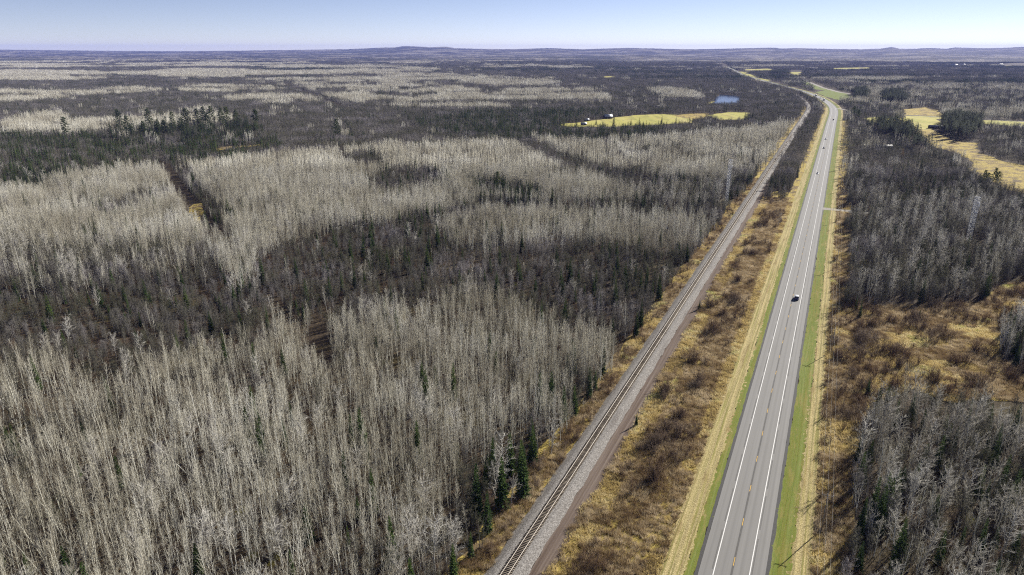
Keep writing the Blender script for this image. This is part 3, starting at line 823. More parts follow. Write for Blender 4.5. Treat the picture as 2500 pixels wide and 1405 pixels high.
def poplar(seed, H=16.0):
    """stout, wide crowned bare tree with kinked limbs"""
    r = np.random.default_rng(seed)
    T, C = MB(), MB()
    n = 8
    off = np.cumsum(r.normal(0, 0.18, (n, 2)), 0)
    pts = [np.array((off[i, 0], off[i, 1], H * 0.92 * i / (n - 1))) for i in range(n)]
    pts[0][2] = -0.3
    rad = [0.22 * (1 - 0.85 * i / (n - 1)) for i in range(n)]
    T.tube(pts, rad, 6)
    for i in range(30):
        f = 0.25 + 0.74 * (i + r.random()) / 30
        q = f * (n - 1); j = min(int(q), n - 2)
        p = pts[j] + (pts[j + 1] - pts[j]) * (q - j)
        az = i * 2.4 + r.uniform(-0.7, 0.7)
        L = (math.sin(math.pi * min(1, (f - 0.1) * 0.95)) ** 0.7) * 4.0 * r.uniform(0.6, 1.1) + 0.5
        el = R(r.uniform(5, 45)) + 0.3 * f
        d = np.array((math.cos(az) * math.cos(el), math.sin(az) * math.cos(el), math.sin(el)))
        pp = [p]
        for k_ in range(4):
            d = unit(d + rv(r) * 0.28 + np.array((0, 0, 0.12)))
            pp.append(pp[-1] + d * L / 4)
        C.tube(pp, [0.075, 0.055, 0.04, 0.026, 0.012], 3)
        for k_ in range(13):
            u = r.uniform(0.2, 1.0) * 4; a = min(int(u), 3)
            q0_ = pp[a] + (pp[a + 1] - pp[a]) * (u - a)
            td = unit(unit(pp[a + 1] - pp[a]) + rv(r) * 0.6 + np.array((0, 0, 0.25)))
            q1_ = q0_ + td * L * r.uniform(0.15, 0.34)
            C.cone(q0_, q1_, 0.024)
            for _ in range(2):
                C.cone(q0_ + (q1_ - q0_) * r.uniform(0.3, 0.9), q1_ + rv(r) * 0.28, 0.013)
    return T, C
def hardwood(seed, H=9.0, wid=2.6, stems=3, nb=17, twg=11, up=0.5):
    r = np.random.default_rng(seed)
    T, C = MB(), MB()
    for s_ in range(stems):
        a0 = 2 * math.pi * s_ / stems + r.random()
        lean = r.uniform(0.03, 0.20) * (stems > 1) * wid
        hh = H * r.uniform(0.75, 1.0)
        n = 6
        wob = np.cumsum(r.normal(0, 0.12, (n, 2)), 0)
        pts = [np.array((math.cos(a0) * lean * (i / 5) ** 1.2 * 1.7 + wob[i, 0] + 0.2 * math.cos(a0), math.sin(a0) * lean * (i / 5) ** 1.2 * 1.7 + wob[i, 1] + 0.2 * math.sin(a0), hh * i / 5)) for i in range(n)]
        pts[0][2] = -0.3
        rad = [0.10 * (1 - 0.85 * i / 5) for i in range(n)]
        T.tube(pts, rad, 4)
        for i in range(nb):
            f = 0.22 + 0.77 * (i + r.random()) / nb
            q = f * 5; j = min(int(q), 4)
            p = pts[j] + (pts[j + 1] - pts[j]) * (q - j)
            az = i * 2.4 + r.uniform(-0.8, 0.8)
            L = wid * (math.sin(math.pi * (0.12 + 0.8 * f)) ** 0.6) * r.uniform(0.45, 0.85)
            el = R(r.uniform(10, 55))
            d = np.array((math.cos(az) * math.cos(el), math.sin(az) * math.cos(el), math.sin(el)))
            m_ = p + d * L * 0.55
            p2 = m_ + unit(d + rv(r) * 0.3 + np.array((0, 0, up * 0.5))) * L * 0.5
            C.tube([p, m_, p2], [0.035, 0.022, 0.009], 3)
            for k_ in range(twg):
                u = r.uniform(0.15, 1.0)
                q0_ = p + (m_ - p) * (2 * u) if u < 0.5 else m_ + (p2 - m_) * (2 * u - 1)
                td = unit(d + rv(r) * 0.8 + np.array((0, 0, up)))
                C.cone(q0_, q0_ + td * r.uniform(0.35, 1.0) * (0.5 + 0.25 * wid), 0.017)
    return T, C
def spruce(seed, H=12.0, rad=1.9, dense=1.0, base=0.06, droop=0.25):
    r = np.random.default_rng(seed)
    T, C = MB(), MB()
    T.tube([np.array((0, 0, -0.3)), np.array((0, 0, H * 0.5)), np.array((0, 0, H * 0.985))], [0.17, 0.09, 0.012], 5)
    nw = int(26 * dense)
    for i in range(nw):
        f = base + (0.985 - base) * (i / nw) ** 0.92
        z = H * f
        L0 = rad * (1 - f) ** 0.85 + 0.12
        nbr = max(4, int(9 * (1 - f) + 4))
        for j in range(nbr):
            az = 2 * math.pi * (j + r.random() * 0.8) / nbr + i
            L = L0 * r.uniform(0.65, 1.15)
            d = np.array((math.cos(az), math.sin(az), -droop + f * 0.55))
            sd_ = np.array((-math.sin(az), math.cos(az), 0))
            p0 = np.array((0, 0, z + r.uniform(-0.15, 0.15)))
            tip = p0 + d * L + np.array((0, 0, 0.10 * L))
            wv = 0.20 * L + 0.10
            mid_ = p0 + d * L * 0.5
            # a drooping spray: two ridge facets and hanging fringes
            C.tri(p0, mid_ + sd_ * wv - np.array((0, 0, 0.10 * L)), tip)
            C.tri(p0, tip, mid_ - sd_ * wv - np.array((0, 0, 0.10 * L)))
            for k_ in range(4):
                u = r.uniform(0.25, 1.0)
                q = p0 + d * L * u
                o_ = sd_ * r.uniform(-1, 1) * wv * 1.5 + d * 0.28 * L * r.random()
                C.tri(q - sd_ * 0.07, q + sd_ * 0.07 + np.array((0, 0, 0.04)), q + o_ + np.array((0, 0, -r.uniform(0.05, 0.28))))
    return T, C
def pine(seed, H=22.0, rad=3.8, base=0.32, flatness=1.0):
    r = np.random.default_rng(seed)
    T, C = MB(), MB()
    T.tube([np.array((0, 0, -0.3)), np.array((0.1, 0, H * 0.5)), np.array((0.05, 0.1, H * 0.98))], [0.30, 0.20, 0.03], 6)
    nl = 44
    for i in range(nl):
        f = base + (0.98 - base) * (i / (nl - 1))
        z = H * f
        g = (f - base) / (1 - base)
        L = rad * (0.45 + 0.75 * math.sin(math.pi * min(1.0, 0.25 + 0.72 * g))) * (1 - 0.55 * g ** 2) * r.uniform(0.5, 1.1)
        az = i * 2.4 + r.uniform(-0.5, 0.5)
        d = np.array((math.cos(az), math.sin(az), 0.10 + 0.45 * g))
        p0 = np.array((0.05, 0.05, z))
        p1 = p0 + d * L
        T.tube([p0, p0 + d * L * 0.5, p1], [0.06, 0.04, 0.012], 3)
        nc = int(7 + 4 * L)
        for c_ in range(nc):
            u = r.uniform(0.35, 1.05)
            q = p0 + d * L * u + rv(r) * np.array((0.30, 0.30, 0.14)) * flatness
            for k_ in range(8):
                v_ = rv(r) * np.array((1, 1, 0.55)) + np.array((0, 0, 0.35))
                v_ = unit(v_) * r.uniform(0.35, 0.75)
                s_ = unit(np.cross(v_, rv(r))) * 0.17
                C.tri(q - s_, q + s_, q + v_)
    return T, C
def shrub(seed, H=2.6, wid=1.7, n=34, twg=8, rt=0.014):
    r = np.random.default_rng(seed)
    C = MB()
    for i in range(n):
        az = r.uniform(0, 2 * math.pi); a = r.uniform(0.0, 1.0)
        p0 = np.array((math.cos(az) * a * 0.5, math.sin(az) * a * 0.5, -0.1))
        d = unit(np.array((math.cos(az) * a * wid / H, math.sin(az) * a * wid / H, 1.0)) + rv(r) * 0.1)
        L = H * r.uniform(0.65, 1.05)
        p1 = p0 + d * L * 0.55
        p2 = p1 + unit(d + rv(r) * 0.25) * L * 0.5
        C.tube([p0, p1, p2], [0.022, 0.016, 0.006], 3)
        for k_ in range(twg):
            u = r.uniform(0.3, 1.0)
            q = p0 + (p1 - p0) * 2 * u if u < 0.5 else p1 + (p2 - p1) * (2 * u - 1)
            C.cone(q, q + unit(d + rv(r) * 0.6) * r.uniform(0.25, 0.7), rt)
    return C
def tussock(seed, h=0.8, wid=0.6, n=46, bw=0.05):
    r = np.random.default_rng(seed)
    C = MB()
    for i in range(n):
        az = r.uniform(0, 2 * math.pi); a = math.sqrt(r.random())
        p = np.array((math.cos(az) * a * wid, math.sin(az) * a * wid, -0.05))
        d = unit(np.array((math.cos(az) * 0.6 * a, math.sin(az) * 0.6 * a, 1.0)) + rv(r) * 0.28)
        s_ = unit(np.cross(d, rv(r))) * bw
        C.tri(p - s_, p + s_, p + d * h * r.uniform(0.5, 1.15))
    return C
def leafy(seed, H=2.2, wid=1.2, n=260):
    """small bush still in yellow green leaf"""
    r = np.random.default_rng(seed)
    C = MB()
    for i in range(n):
        v = unit(rv(r)) * r.random() ** 0.4
        p = np.array((v[0] * wid, v[1] * wid, H * 0.55 + v[2] * H * 0.45))
        a_, b_ = unit(rv(r)) * 0.16, unit(rv(r)) * 0.16
        C.tri(p, p + a_, p + b_)
    return C

def pair(fn, *a, **k_):
    return fn(*a, **k_)
AS = [aspen(100 + i, 11.0 + 0.7 * (i % 5), 0.70 + 0.20 * (i % 4), 30 + 3 * (i % 4), 0.22 + 0.05 * (i % 3), 5, 0.105) for i in range(8)]
def forked(seed):
    a, b = aspen(seed, 12.0, 0.8, 24, 0.35, 4, 0.13), aspen(seed + 1, 10.5, 0.8, 24, 0.35, 4, 0.10)
    for m_, kx in ((a, 0.07), (b, -0.16)):
        for q in m_: q.v = [(v[0] + kx * max(v[2] - 1.5, 0), v[1], v[2]) for v in q.v]
    a[0].merge(b[0]); a[1].merge(b[1])
    return a
AS += [forked(140), forked(150)]
AS += [aspen(160 + i, 5.5 + 0.9 * i, 0.62, 20, 0.12, 4, 0.06, 0.4) for i in range(3)]
CROWN = {'aspen': ['very slim', 'narrow', 'fuller', 'spreading', 'very slim', 'narrow', 'fuller', 'spreading', 'forked', 'forked', 'sapling', 'sapling', 'sapling'],
         'poplar': ['open', 'ragged', 'broad', 'lofty'], 'hardwood': ['two stemmed', 'three stemmed', 'four stemmed'] * 2, 'spruce': ['slim', 'narrow', 'full', 'broad'], 'pine': ['narrow', 'broad', 'tufted', 'dense']}
PO = [poplar(200 + i, 14.5 + i) for i in range(4)]
HW = [hardwood(300 + i, 7.5 + 0.6 * i, 2.0 + 0.25 * (i % 4), 2 + i % 3) for i in range(6)]
SP = [spruce(400 + i, 12.0, 1.45 + 0.22 * i, 1.0) for i in range(4)]
PI = [pine(500 + i, 22.0, 4.0 + 0.5 * (i % 3), 0.28 + 0.06 * (i % 3)) for i in range(4)]
SH = [shrub(600 + i, 2.2 + 0.3 * i, 1.4 + 0.25 * (i % 3)) for i in range(4)]
KIND = {  # trunk meshes, crown meshes, names
 'aspen': ([t.mesh('trunk', ['aspen_bark']) for t, c in AS], [c.mesh('crown', ['aspen_twig']) for t, c in AS], 'aspen_tree'),
 'poplar': ([t.mesh('trunk', ['poplar_bark']) for t, c in PO], [c.mesh('crown', ['poplar_bark']) for t, c in PO], 'poplar_tree'),
 'hardwood': ([t.mesh('trunk', ['hardwood_bark']) for t, c in HW], [c.mesh('crown', ['hardwood_twig']) for t, c in HW], 'hardwood_tree'),
 'spruce': ([t.mesh('trunk', ['conifer_bark']) for t, c in SP], [c.mesh('crown', ['spruce_needle']) for t, c in SP], 'spruce_tree'),
 'pine': ([t.mesh('trunk', ['conifer_bark']) for t, c in PI], [c.mesh('crown', ['pine_needle']) for t, c in PI], 'pine_tree'),
}
SHM = [c.mesh('shrub', ['shrub_twig']) for c in SH]
def both(tc, m): 
    b = MB(); b.merge(tc[0], mm=0); b.merge(tc[1], mm=1); return b.mesh('proto', m)
PROTO = {
 'aspen': [both(x, ['aspen_bark', 'aspen_twig']) for x in AS],
 'poplar': [both(x, ['poplar_bark', 'poplar_bark']) for x in PO],
 'hardwood': [both(x, ['hardwood_bark', 'hardwood_twig']) for x in HW],
 'spruce': [both(x, ['conifer_bark', 'spruce_needle']) for x in SP],
 'pine': [both(x, ['conifer_bark', 'pine_needle']) for x in PI],
 'shrub': SHM,
 'tussock': [tussock(700 + i, 0.75 + 0.1 * i, 0.55 + 0.08 * i).mesh('tussock', ['grass_blade']) for i in range(4)],
 'weed': [tussock(720 + i, 1.15 + 0.1 * i, 0.55, 52, 0.04).mesh('weed', ['weed_blade']) for i in range(4)],
 'leafy': [leafy(740 + i).mesh('leafy', ['leaf_green']) for i in range(3)],
}
# clumps for the middle distance: several simple trees each
def simple(kind, r):
    b = MB()
    if kind == 'aspen':
        H = 12.5 * r.uniform(0.8, 1.15)
        b.tube([np.array((0, 0, 0)), np.array((r.normal() * 0.2, r.normal() * 0.2, H))], [0.13, 0.03], 3, 0)
        for i in range(30):
            f = r.uniform(0.36, 0.97); az = r.uniform(0, 6.28)
            L = (1.02 - f) ** 0.6 * 2.7 + 0.4
            d = np.array((math.cos(az) * 0.62, math.sin(az) * 0.62, 0.85)) + rv(r) * 0.12
            b.cone(np.array((0, 0, H * f)), np.array((0, 0, H * f)) + d * L, 0.055, 1)
    elif kind == 'hardwood':
        H = 8.5 * r.uniform(0.75, 1.15); wid = r.uniform(1.7, 2.6)
        b.tube([np.array((0, 0, 0)), np.array((r.normal() * 0.3, r.normal() * 0.3, H * 0.8))], [0.12, 0.04], 3, 0)
        for i in range(46):
            v = unit(rv(r)) * r.random() ** 0.45
            p = np.array((v[0] * wid * 0.75, v[1] * wid * 0.75, H * 0.62 + v[2] * H * 0.32))
            b.cone(p, p + (unit(v + np.array((0, 0, 0.6))) + rv(r) * 0.3) * r.uniform(0.8, 1.6), 0.055, 1)
    else:
        H = 11.0 * r.uniform(0.7, 1.25); rd = 1.7 * r.uniform(0.8, 1.2)
        if kind == 'pine': H = 19 * r.uniform(0.85, 1.1); rd = 2.6
        b.tube([np.array((0, 0, 0)), np.array((0, 0, H * 0.9))], [0.16, 0.04], 3, 0)
        for i in range(90):
            f = r.uniform(0.08 if kind == 'spruce' else 0.40, 1.0); az = r.uniform(0, 6.28)
            g = (1 - f) ** 0.8 if kind == 'spruce' else math.sin(math.pi * (f - 0.36) / 0.66) ** 0.6
            L = rd * g * r.uniform(0.6, 1.1) + 0.15
            p = np.array((0, 0, H * f)); d = np.array((math.cos(az), math.sin(az), -0.25 if kind == 'spruce' else 0.2))
            sd_ = np.array((-math.sin(az), math.cos(az), 0)) * (0.22 + 0.18 * L)
            m_ = p + d * L * 0.45
            b.tri(m_ - sd_, m_ + sd_ + np.array((0, 0, 0.35)), p + d * L * 1.05)
    return b
plantmat('red_pine_needle', [(0.0, (0.022, 0.034, 0.014)), (0.6, (0.036, 0.052, 0.019)), (1.0, (0.055, 0.073, 0.026))], 0.03, 0.8, 0.9, 0.15)
CM = {'aspen': ['aspen_bark', 'aspen_twig'], 'hardwood': ['hardwood_bark', 'hardwood_twig'], 'spruce': ['conifer_bark', 'spruce_needle'], 'pine': ['conifer_bark', 'red_pine_needle']}
def clump(kind, seed, n, rad):
    r = np.random.default_rng(seed)
    b = MB()
    for i in range(n):
        a = r.uniform(0, 6.28); q = math.sqrt((i + r.random()) / n) * rad
        one = simple(kind, r)
        if kind in ('spruce', 'pine'): one.m = [0 if k_ < 3 else 1 for k_ in range(len(one.m))]
        b.merge(one, (math.cos(a) * q, math.sin(a) * q, 0), r.uniform(0, 6.28))
    return b.mesh('clump', CM[kind])
for kd, n1, n2 in (('aspen', 9, 34), ('hardwood', 6, 26), ('spruce', 4, 18), ('pine', 3, 12)):
    PROTO[kd + '_clump'] = [clump(kd, 800 + i, n1, 5.6) for i in range(5)]
    PROTO[kd + '_grove'] = [clump(kd, 850 + i, n2, 17.0) for i in range(4)]

# ------------------------------------------------------------------ scatter: one object of stuff for a mass
def gn_group():
    g = bpy.data.node_groups.new('scatter', 'GeometryNodeTree')
    g.interface.new_socket('Geometry', in_out='INPUT', socket_type='NodeSocketGeometry')
    g.interface.new_socket('Geometry', in_out='OUTPUT', socket_type='NodeSocketGeometry')
    return g
def scatter(name, protos, P, rot, scl, pick, label, cat):
    if len(P) == 0: return
    col = bpy.data.collections.new(name + '_forms')
    for i, me in enumerate(protos):
        col.objects.link(bpy.data.objects.new('%s_form_%02d' % (name, i), me))
    me = bpy.data.meshes.new(name)
    me.vertices.add(len(P))
    me.vertices.foreach_set('co', np.asarray(P, np.float32).ravel())
    for nm, ty, arr in (('rot', 'FLOAT_VECTOR', rot), ('scl', 'FLOAT_VECTOR', scl)):
        a = me.attributes.new(nm, ty, 'POINT')
        a.data.foreach_set('vector', np.asarray(arr, np.float32).ravel())
    a = me.attributes.new('pick', 'INT', 'POINT')
    a.data.foreach_set('value', np.asarray(pick, np.int32))
    o = tag(link(name, me), label, cat, None, 'stuff')
    g = gn_group()
    N = g.nodes.new
    gi, go = N('NodeGroupInput'), N('NodeGroupOutput')
    ip, ci = N('GeometryNodeInstanceOnPoints'), N('GeometryNodeCollectionInfo')
    ci.inputs['Collection'].default_value = col
    ci.inputs['Separate Children'].default_value = True
    ci.inputs['Reset Children'].default_value = True
    def na(nm, ty):
        n = N('GeometryNodeInputNamedAttribute'); n.data_type = ty; n.inputs[0].default_value = nm
        return n.outputs[0]
    e = N('FunctionNodeEulerToRotation')
    lk = g.links.new
    lk(gi.outputs[0], ip.inputs['Points'])
    lk(ci.outputs[0], ip.inputs['Instance'])
    ip.inputs['Pick Instance'].default_value = True
    lk(na('pick', 'INT'), ip.inputs['Instance Index'])
    lk(na('rot', 'FLOAT_VECTOR'), e.inputs[0])
    lk(e.outputs[0], ip.inputs['Rotation'])
    lk(na('scl', 'FLOAT_VECTOR'), ip.inputs['Scale'])
    lk(ip.outputs[0], go.inputs[0])
    md = o.modifiers.new('scatter', 'NODES')
    md.node_group = g
    return o
def jgrid(y0, y1, sp, margin=0.13, xoff=60.0):
    """jittered grid over the ground that the camera sees, with a margin"""
    n = int((y1 - y0) / sp) + 1
    out = []
    for i in range(n):
        y = y0 + i * sp
        hw = y * (0.71 + margin) + xoff
        x = np.arange(-hw, hw, sp) + (i % 2) * sp / 2
        out.append(np.column_stack([x, np.full(len(x), y)]))
    P = np.concatenate(out)
    P += (rng.random(P.shape) - 0.5) * sp * 0.95
    return P[:, 0], P[:, 1]
MIXT = {  # shares: aspen, poplar, hardwood, spruce, pine
 'A': (0.925, 0.012, 0.05, 0.012, 0.0), 'A2': (0.42, 0.03, 0.51, 0.04, 0.0), 'B': (0.028, 0.006, 0.92, 0.046, 0.0), 'G': (0.12, 0.03, 0.81, 0.04, 0.0),
 'C2': (0.03, 0.01, 0.50, 0.45, 0.01), 'E': (0.27, 0.09, 0.47, 0.17, 0.0), 'H': (0.48, 0.14, 0.28, 0.10, 0.0), 'P': (0.0, 0.0, 0.10, 0.05, 0.85), 'R': (0.30, 0.05, 0.62, 0.03, 0.0), 'CP': (0.02, 0.0, 0.50, 0.33, 0.15)}
KN = ['aspen', 'poplar', 'hardwood', 'spruce', 'pine']
FARMIX = {'B': (0.008, 0.0, 0.967, 0.025, 0.0), 'G': (0.05, 0.0, 0.91, 0.04, 0.0), 'C2': (0.0, 0.0, 0.60, 0.40, 0.0), 'A': (0.82, 0.0, 0.175, 0.005, 0.0), 'CP': (0.02, 0.0, 0.50, 0.33, 0.15)}
def choose(z, far=False):
    u = rng.random(len(z))
    out = np.full(len(z), -1)
    for ty, sh in MIXT.items():
        if far: sh = FARMIX.get(ty, sh)
        m = z == ty
        c = np.cumsum(np.array(sh) / sum(sh))
        out[m] = np.searchsorted(c, u[m], side='right').clip(0, 4)
    return out
def eul(n, tilt=0.05, bias=(0, 0)):
    e = rng.normal(0, tilt, (n, 3))
    e[:, 0] += bias[0]; e[:, 1] += bias[1]
    e[:, 2] = rng.uniform(0, 2 * math.pi, n)
    return e

# ------------------------------------------------------------------ trees, near to far
def in_frame(X, Y, h):
    a, b = proj(X, Y, h * 0.9)
    c, d = proj(X, Y, 0.0)
    return (a > -20) & (a < 2520) & (b < 1400) & (b > 60)
def thing_tree(kind, x, y, s, rot, pick, label, group, sz=None, hidden_z=0.0):
    tr, cr, nm = KIND[kind]
    e = bpy.data.objects.new(nm, None)
    COL.objects.link(e)
    e.location = (x, y, hidden_z)
    e.rotation_euler = rot
    e.scale = (s, s, sz if sz else s)
    tag(e, label, nm.split('_')[0] + ' tree', group)
    link('trunk', tr[pick], e)
    link('crown', cr[pick], e)
    return e
def where(x, y, h):
    """words for the part of the photograph a tree stands in"""
    a, b = proj(np.array([x]), np.array([y]), h * 0.6)
    a, b = float(a[0]), float(b[0])
    s, t = st_of(x, y)
    if t > 0:
        if b > 1150: return 'in the bottom right corner wood' if a > 2280 else 'by golden verge, bottom right'
        if b > 1020: return 'inside the bottom right wood' + (', left half' if a < 2280 else ', right half')
        if b > 900: return 'where wood meets marsh, ' + ('near the poles' if a < 2150 else 'middle' if a < 2330 else 'far right')
        if b > 640: return 'on the marsh meadow by the power line'
        return 'in the wood beyond the marsh meadow'
    if t > -72 and s < 420: return 'at the railway forest edge' + (' near the bottom' if b > 1000 else '')
    if b > 1180:
        for lim, wd in ((250, 'in the bottom left corner'), (520, 'along the bottom edge, left'), (820, 'along the bottom edge, middle'), (1010, 'along the bottom edge, right of middle')):
            if a < lim: return wd
        return 'near the foreground spruces'
    col = 'at the left edge' if a < 300 else 'left of cut line' if a < 560 else 'right of cut line' if a < 860 else 'straight ahead' if a < 1180 else 'towards the railway'
    if b > 1000: return 'front stand, ' + col
    if b > 860: return 'middle of front stand, ' + col
    if b > 740: return 'back of front stand, ' + col
    if b > 640: return 'dark belt behind front stand, ' + col
    if b > 560: return 'upper dark belt, ' + col
    return 'distant woods, ' + col
DESC = {'aspen': ('bare pale', 'aspen'), 'poplar': ('bare whitish', 'poplar'), 'hardwood': ('bare grey', 'hardwood'), 'spruce': ('dark green', 'spruce'), 'pine': ('ragged green', 'pine')}
def lean_word(rot):
    # lean direction after the turn about the vertical
    tx, ty = rot[1], -rot[0]
    c, s = math.cos(rot[2]), math.sin(rot[2])
    lx = tx * c - ty * s
    return 'leaning right' if lx > 0.05 else 'leaning left' if lx < -0.05 else 'upright'
def populate(kind, X, Y, S, rot, pick, base_h, limit, mass_label, group):
    d = np.hypot(np.hypot(X, Y), HC)
    vis = in_frame(X, Y, base_h * S)
    app = np.where(vis, base_h * S / d, 0)
    order = np.argsort(-app)
    top = [i for i in order[:limit] if app[i] > 0]
    med = np.median(S[top]) if top else 1
    pre, post = DESC[kind]
    for i in top:
        h = 'tall' if S[i] > med * 1.12 else 'short' if S[i] < med * 0.9 else 'middling'
        thing_tree(kind, X[i], Y[i], float(S[i]), tuple(rot[i]), int(pick[i]), '%s %s %s %s, %s, %s' % (h, CROWN[kind][int(pick[i])], pre, post, lean_word(rot[i]), where(X[i], Y[i], base_h * S[i])), group)
    m = np.ones(len(X), bool)
    m[top] = False
    ms = np.where(m)[0]
    scatter(kind + '_wood', PROTO[kind], np.column_stack([X[ms], Y[ms], np.zeros(len(ms))]), rot[ms], np.repeat(S[ms, None], 3, 1), pick[ms], mass_label, 'trees')

Y_L0, Y_L1, Y_L2 = 640.0, 2100.0, 7000.0
X, Y = jgrid(70, Y_L0, 2.25, 0.10, 40)
z, s, t = zones(X, Y)
sp = {'A': 0.96, 'A2': 0.62, 'B': 0.52, 'G': 0.50, 'C2': 0.45, 'E': 0.36, 'H': 0.62, 'P': 0.2, 'R': 0.62, 'CP': 0.4}
keep = np.zeros(len(X), bool)
u = rng.random(len(X))
gap = 0.48 + 0.62 * sstep(0.18, 0.5, 0.6 * vnoise(X / 19, Y / 19, 51) + 0.4 * vnoise(X / 7, Y / 7, 52))
for ty, p in sp.items(): keep |= (z == ty) & (u < p * gap)
X, Y, z = X[keep], Y[keep], z[keep]
kd = choose(z)
pop = {}
for i, kn in enumerate(KN):
    m = kd == i
    pop[kn] = [X[m], Y[m], z[m]]
SMIN = {'aspen': (0.58, 1.30), 'poplar': (0.65, 1.0), 'hardwood': (0.65, 1.25), 'spruce': (0.5, 1.2), 'pine': (0.5, 0.8)}
MASS = {'aspen': 'mass of slender bare pale aspens filling the stands', 'poplar': 'scattered whitish poplars standing among the farther woods', 'hardwood': 'mass of dark grey leafless hardwoods between the pale stands',
        'spruce': 'small dark spruces scattered through the farther woods', 'pine': 'dark pines crowded in the far groves'}
GRP = {'aspen': 'aspens in the front rows of the pale stand', 'poplar': 'whitish poplars in the near woods', 'hardwood': 'grey hardwoods in the near woods', 'spruce': 'spruces near the railway and in the near woods', 'pine': 'tall pines'}
BH = {'aspen': 14.0, 'poplar': 16.0, 'hardwood': 9.0, 'spruce': 12.0, 'pine': 22.0}

# trees placed one by one: (kind, base column, base row, height in metres)
ONE = [('spruce', 1164, 1272, 17), ('spruce', 1226, 1245, 16.5), ('spruce', 1190, 1300, 12), ('spruce', 1276, 1212, 15.5), ('spruce', 1345, 998, 14), ('spruce', 1376, 1030, 13), ('spruce', 1402, 1015, 11), ('spruce', 1300, 1130, 12),
 ('spruce', 1706.6, 757, 5.0), ('spruce', 1553, 1040, 4.2), ('spruce', 1495, 826, 9), ('spruce', 342, 606, 12), ('spruce', 457, 548, 10), ('spruce', 526, 548, 9), ('spruce', 752, 492, 9), ('spruce', 486, 412, 12), ('spruce', 1015, 420, 14), ('spruce', 1222, 502, 13),
 ('spruce', 628, 592, 10), ('spruce', 1348, 504, 15), ('spruce', 1288, 502, 11), ('spruce', 1405, 548, 8), ('spruce', 1767, 412, 15), ('spruce', 1806, 398, 17), ('spruce', 1836, 396, 14), ('spruce', 1846, 392, 12), ('spruce', 1622, 458, 12), ('spruce', 1694, 458, 13), ('spruce', 1798, 484, 12), ('spruce', 1786, 470, 14),
 ('spruce', 1498, 314, 22), ('spruce', 1560, 306, 12), ('spruce', 1615, 304, 14), ('spruce', 1650, 303, 12), ('spruce', 1818, 294, 15), ('spruce', 1836, 296, 17), ('spruce', 1757, 262, 12), ('spruce', 1768, 262, 13), ('spruce', 1455, 306, 15), ('spruce', 1540, 306, 10),
 ('spruce', 2223, 1024, 9.5), ('spruce', 2163, 990, 8), ('spruce', 2359, 1044, 10), ('spruce', 2125, 1280, 14), ('spruce', 2160, 1250, 12), ('spruce', 2439, 1212, 13), ('spruce', 2117, 966, 6.5), ('spruce', 2088, 760, 8), ('spruce', 2098, 778, 9), ('spruce', 2243, 782, 5), ('spruce', 2093, 1400, 9), ('spruce', 2188, 1392, 14), ('spruce', 2180, 1230, 11), ('spruce', 2250, 1150, 9), ('spruce', 2310, 1090, 8), ('spruce', 2390, 1360, 11), ('spruce', 2290, 1380, 10),
 ('spruce', 2410, 670, 8), ('spruce', 2330, 512, 13), ('spruce', 2342, 510, 15), ('spruce', 2348, 604, 9), ('spruce', 2462, 520, 13), ('spruce', 2480, 516, 15), ('spruce', 2494, 530, 14), ('spruce', 2396, 316, 14), ('spruce', 2416, 318, 18), ('spruce', 2434, 322, 11), ('spruce', 2445, 322, 10), ('spruce', 2065, 255, 8),
 ('pine', 2398, 458, 13), ('pine', 2408, 462, 12), ('pine', 2424, 456, 14), ('pine', 2433, 458, 12), ('pine', 566, 548, 9), ('pine', 575, 546, 8),
 ('pine', 294, 316, 25), ('pine', 314, 334, 24), ('pine', 366, 318, 27), ('pine', 354, 336, 19), ('pine', 389, 334, 20), ('pine', 404, 338, 21), ('pine', 424, 324, 25), ('pine', 446, 326, 19), ('pine', 458, 318, 27), ('pine', 484, 316, 26), ('pine', 500, 312, 27), ('pine', 518, 310, 27), ('pine', 509, 322, 22), ('pine', 544, 315, 26), ('pine', 556, 312, 27), ('pine', 580, 314, 24), ('pine', 626, 314, 24), ('pine', 165, 340, 25), ('pine', 825, 342, 23), ('pine', 2082, 290, 18), ('pine', 2094, 296, 16),
 ('poplar', 1062, 1400, 17), ('poplar', 1108, 1390, 12), ('poplar', 1248, 1236, 9.5), ('poplar', 1005, 1395, 15), ('poplar', 955, 1392, 13), ('poplar', 1035, 1285, 15), ('poplar', 1012, 612, 12), ('poplar', 1345, 1110, 12), ('poplar', 690, 1390, 13), ('poplar', 345, 1400, 13), ('poplar', 230, 1235, 12), ('poplar', 2172, 1290, 9), ('poplar', 2120, 1330, 10), ('poplar', 2490, 1330, 11), ('poplar', 2140, 1130, 12), ('poplar', 2105, 710, 12), ('poplar', 2215, 700, 15), ('poplar', 2330, 720, 14), ('poplar', 2150, 600, 14), ('poplar', 2225, 580, 13), ('poplar', 2470, 600, 12), ('poplar', 1900, 555, 9)]
ex = {k_: [] for k_ in KN}
for kn, a, b, h in ONE:
    x, y = gnd(a, b)
    ex[kn].append((float(x), float(y), h / BH[kn] * (1.12 if kn == 'pine' else 1.0)))
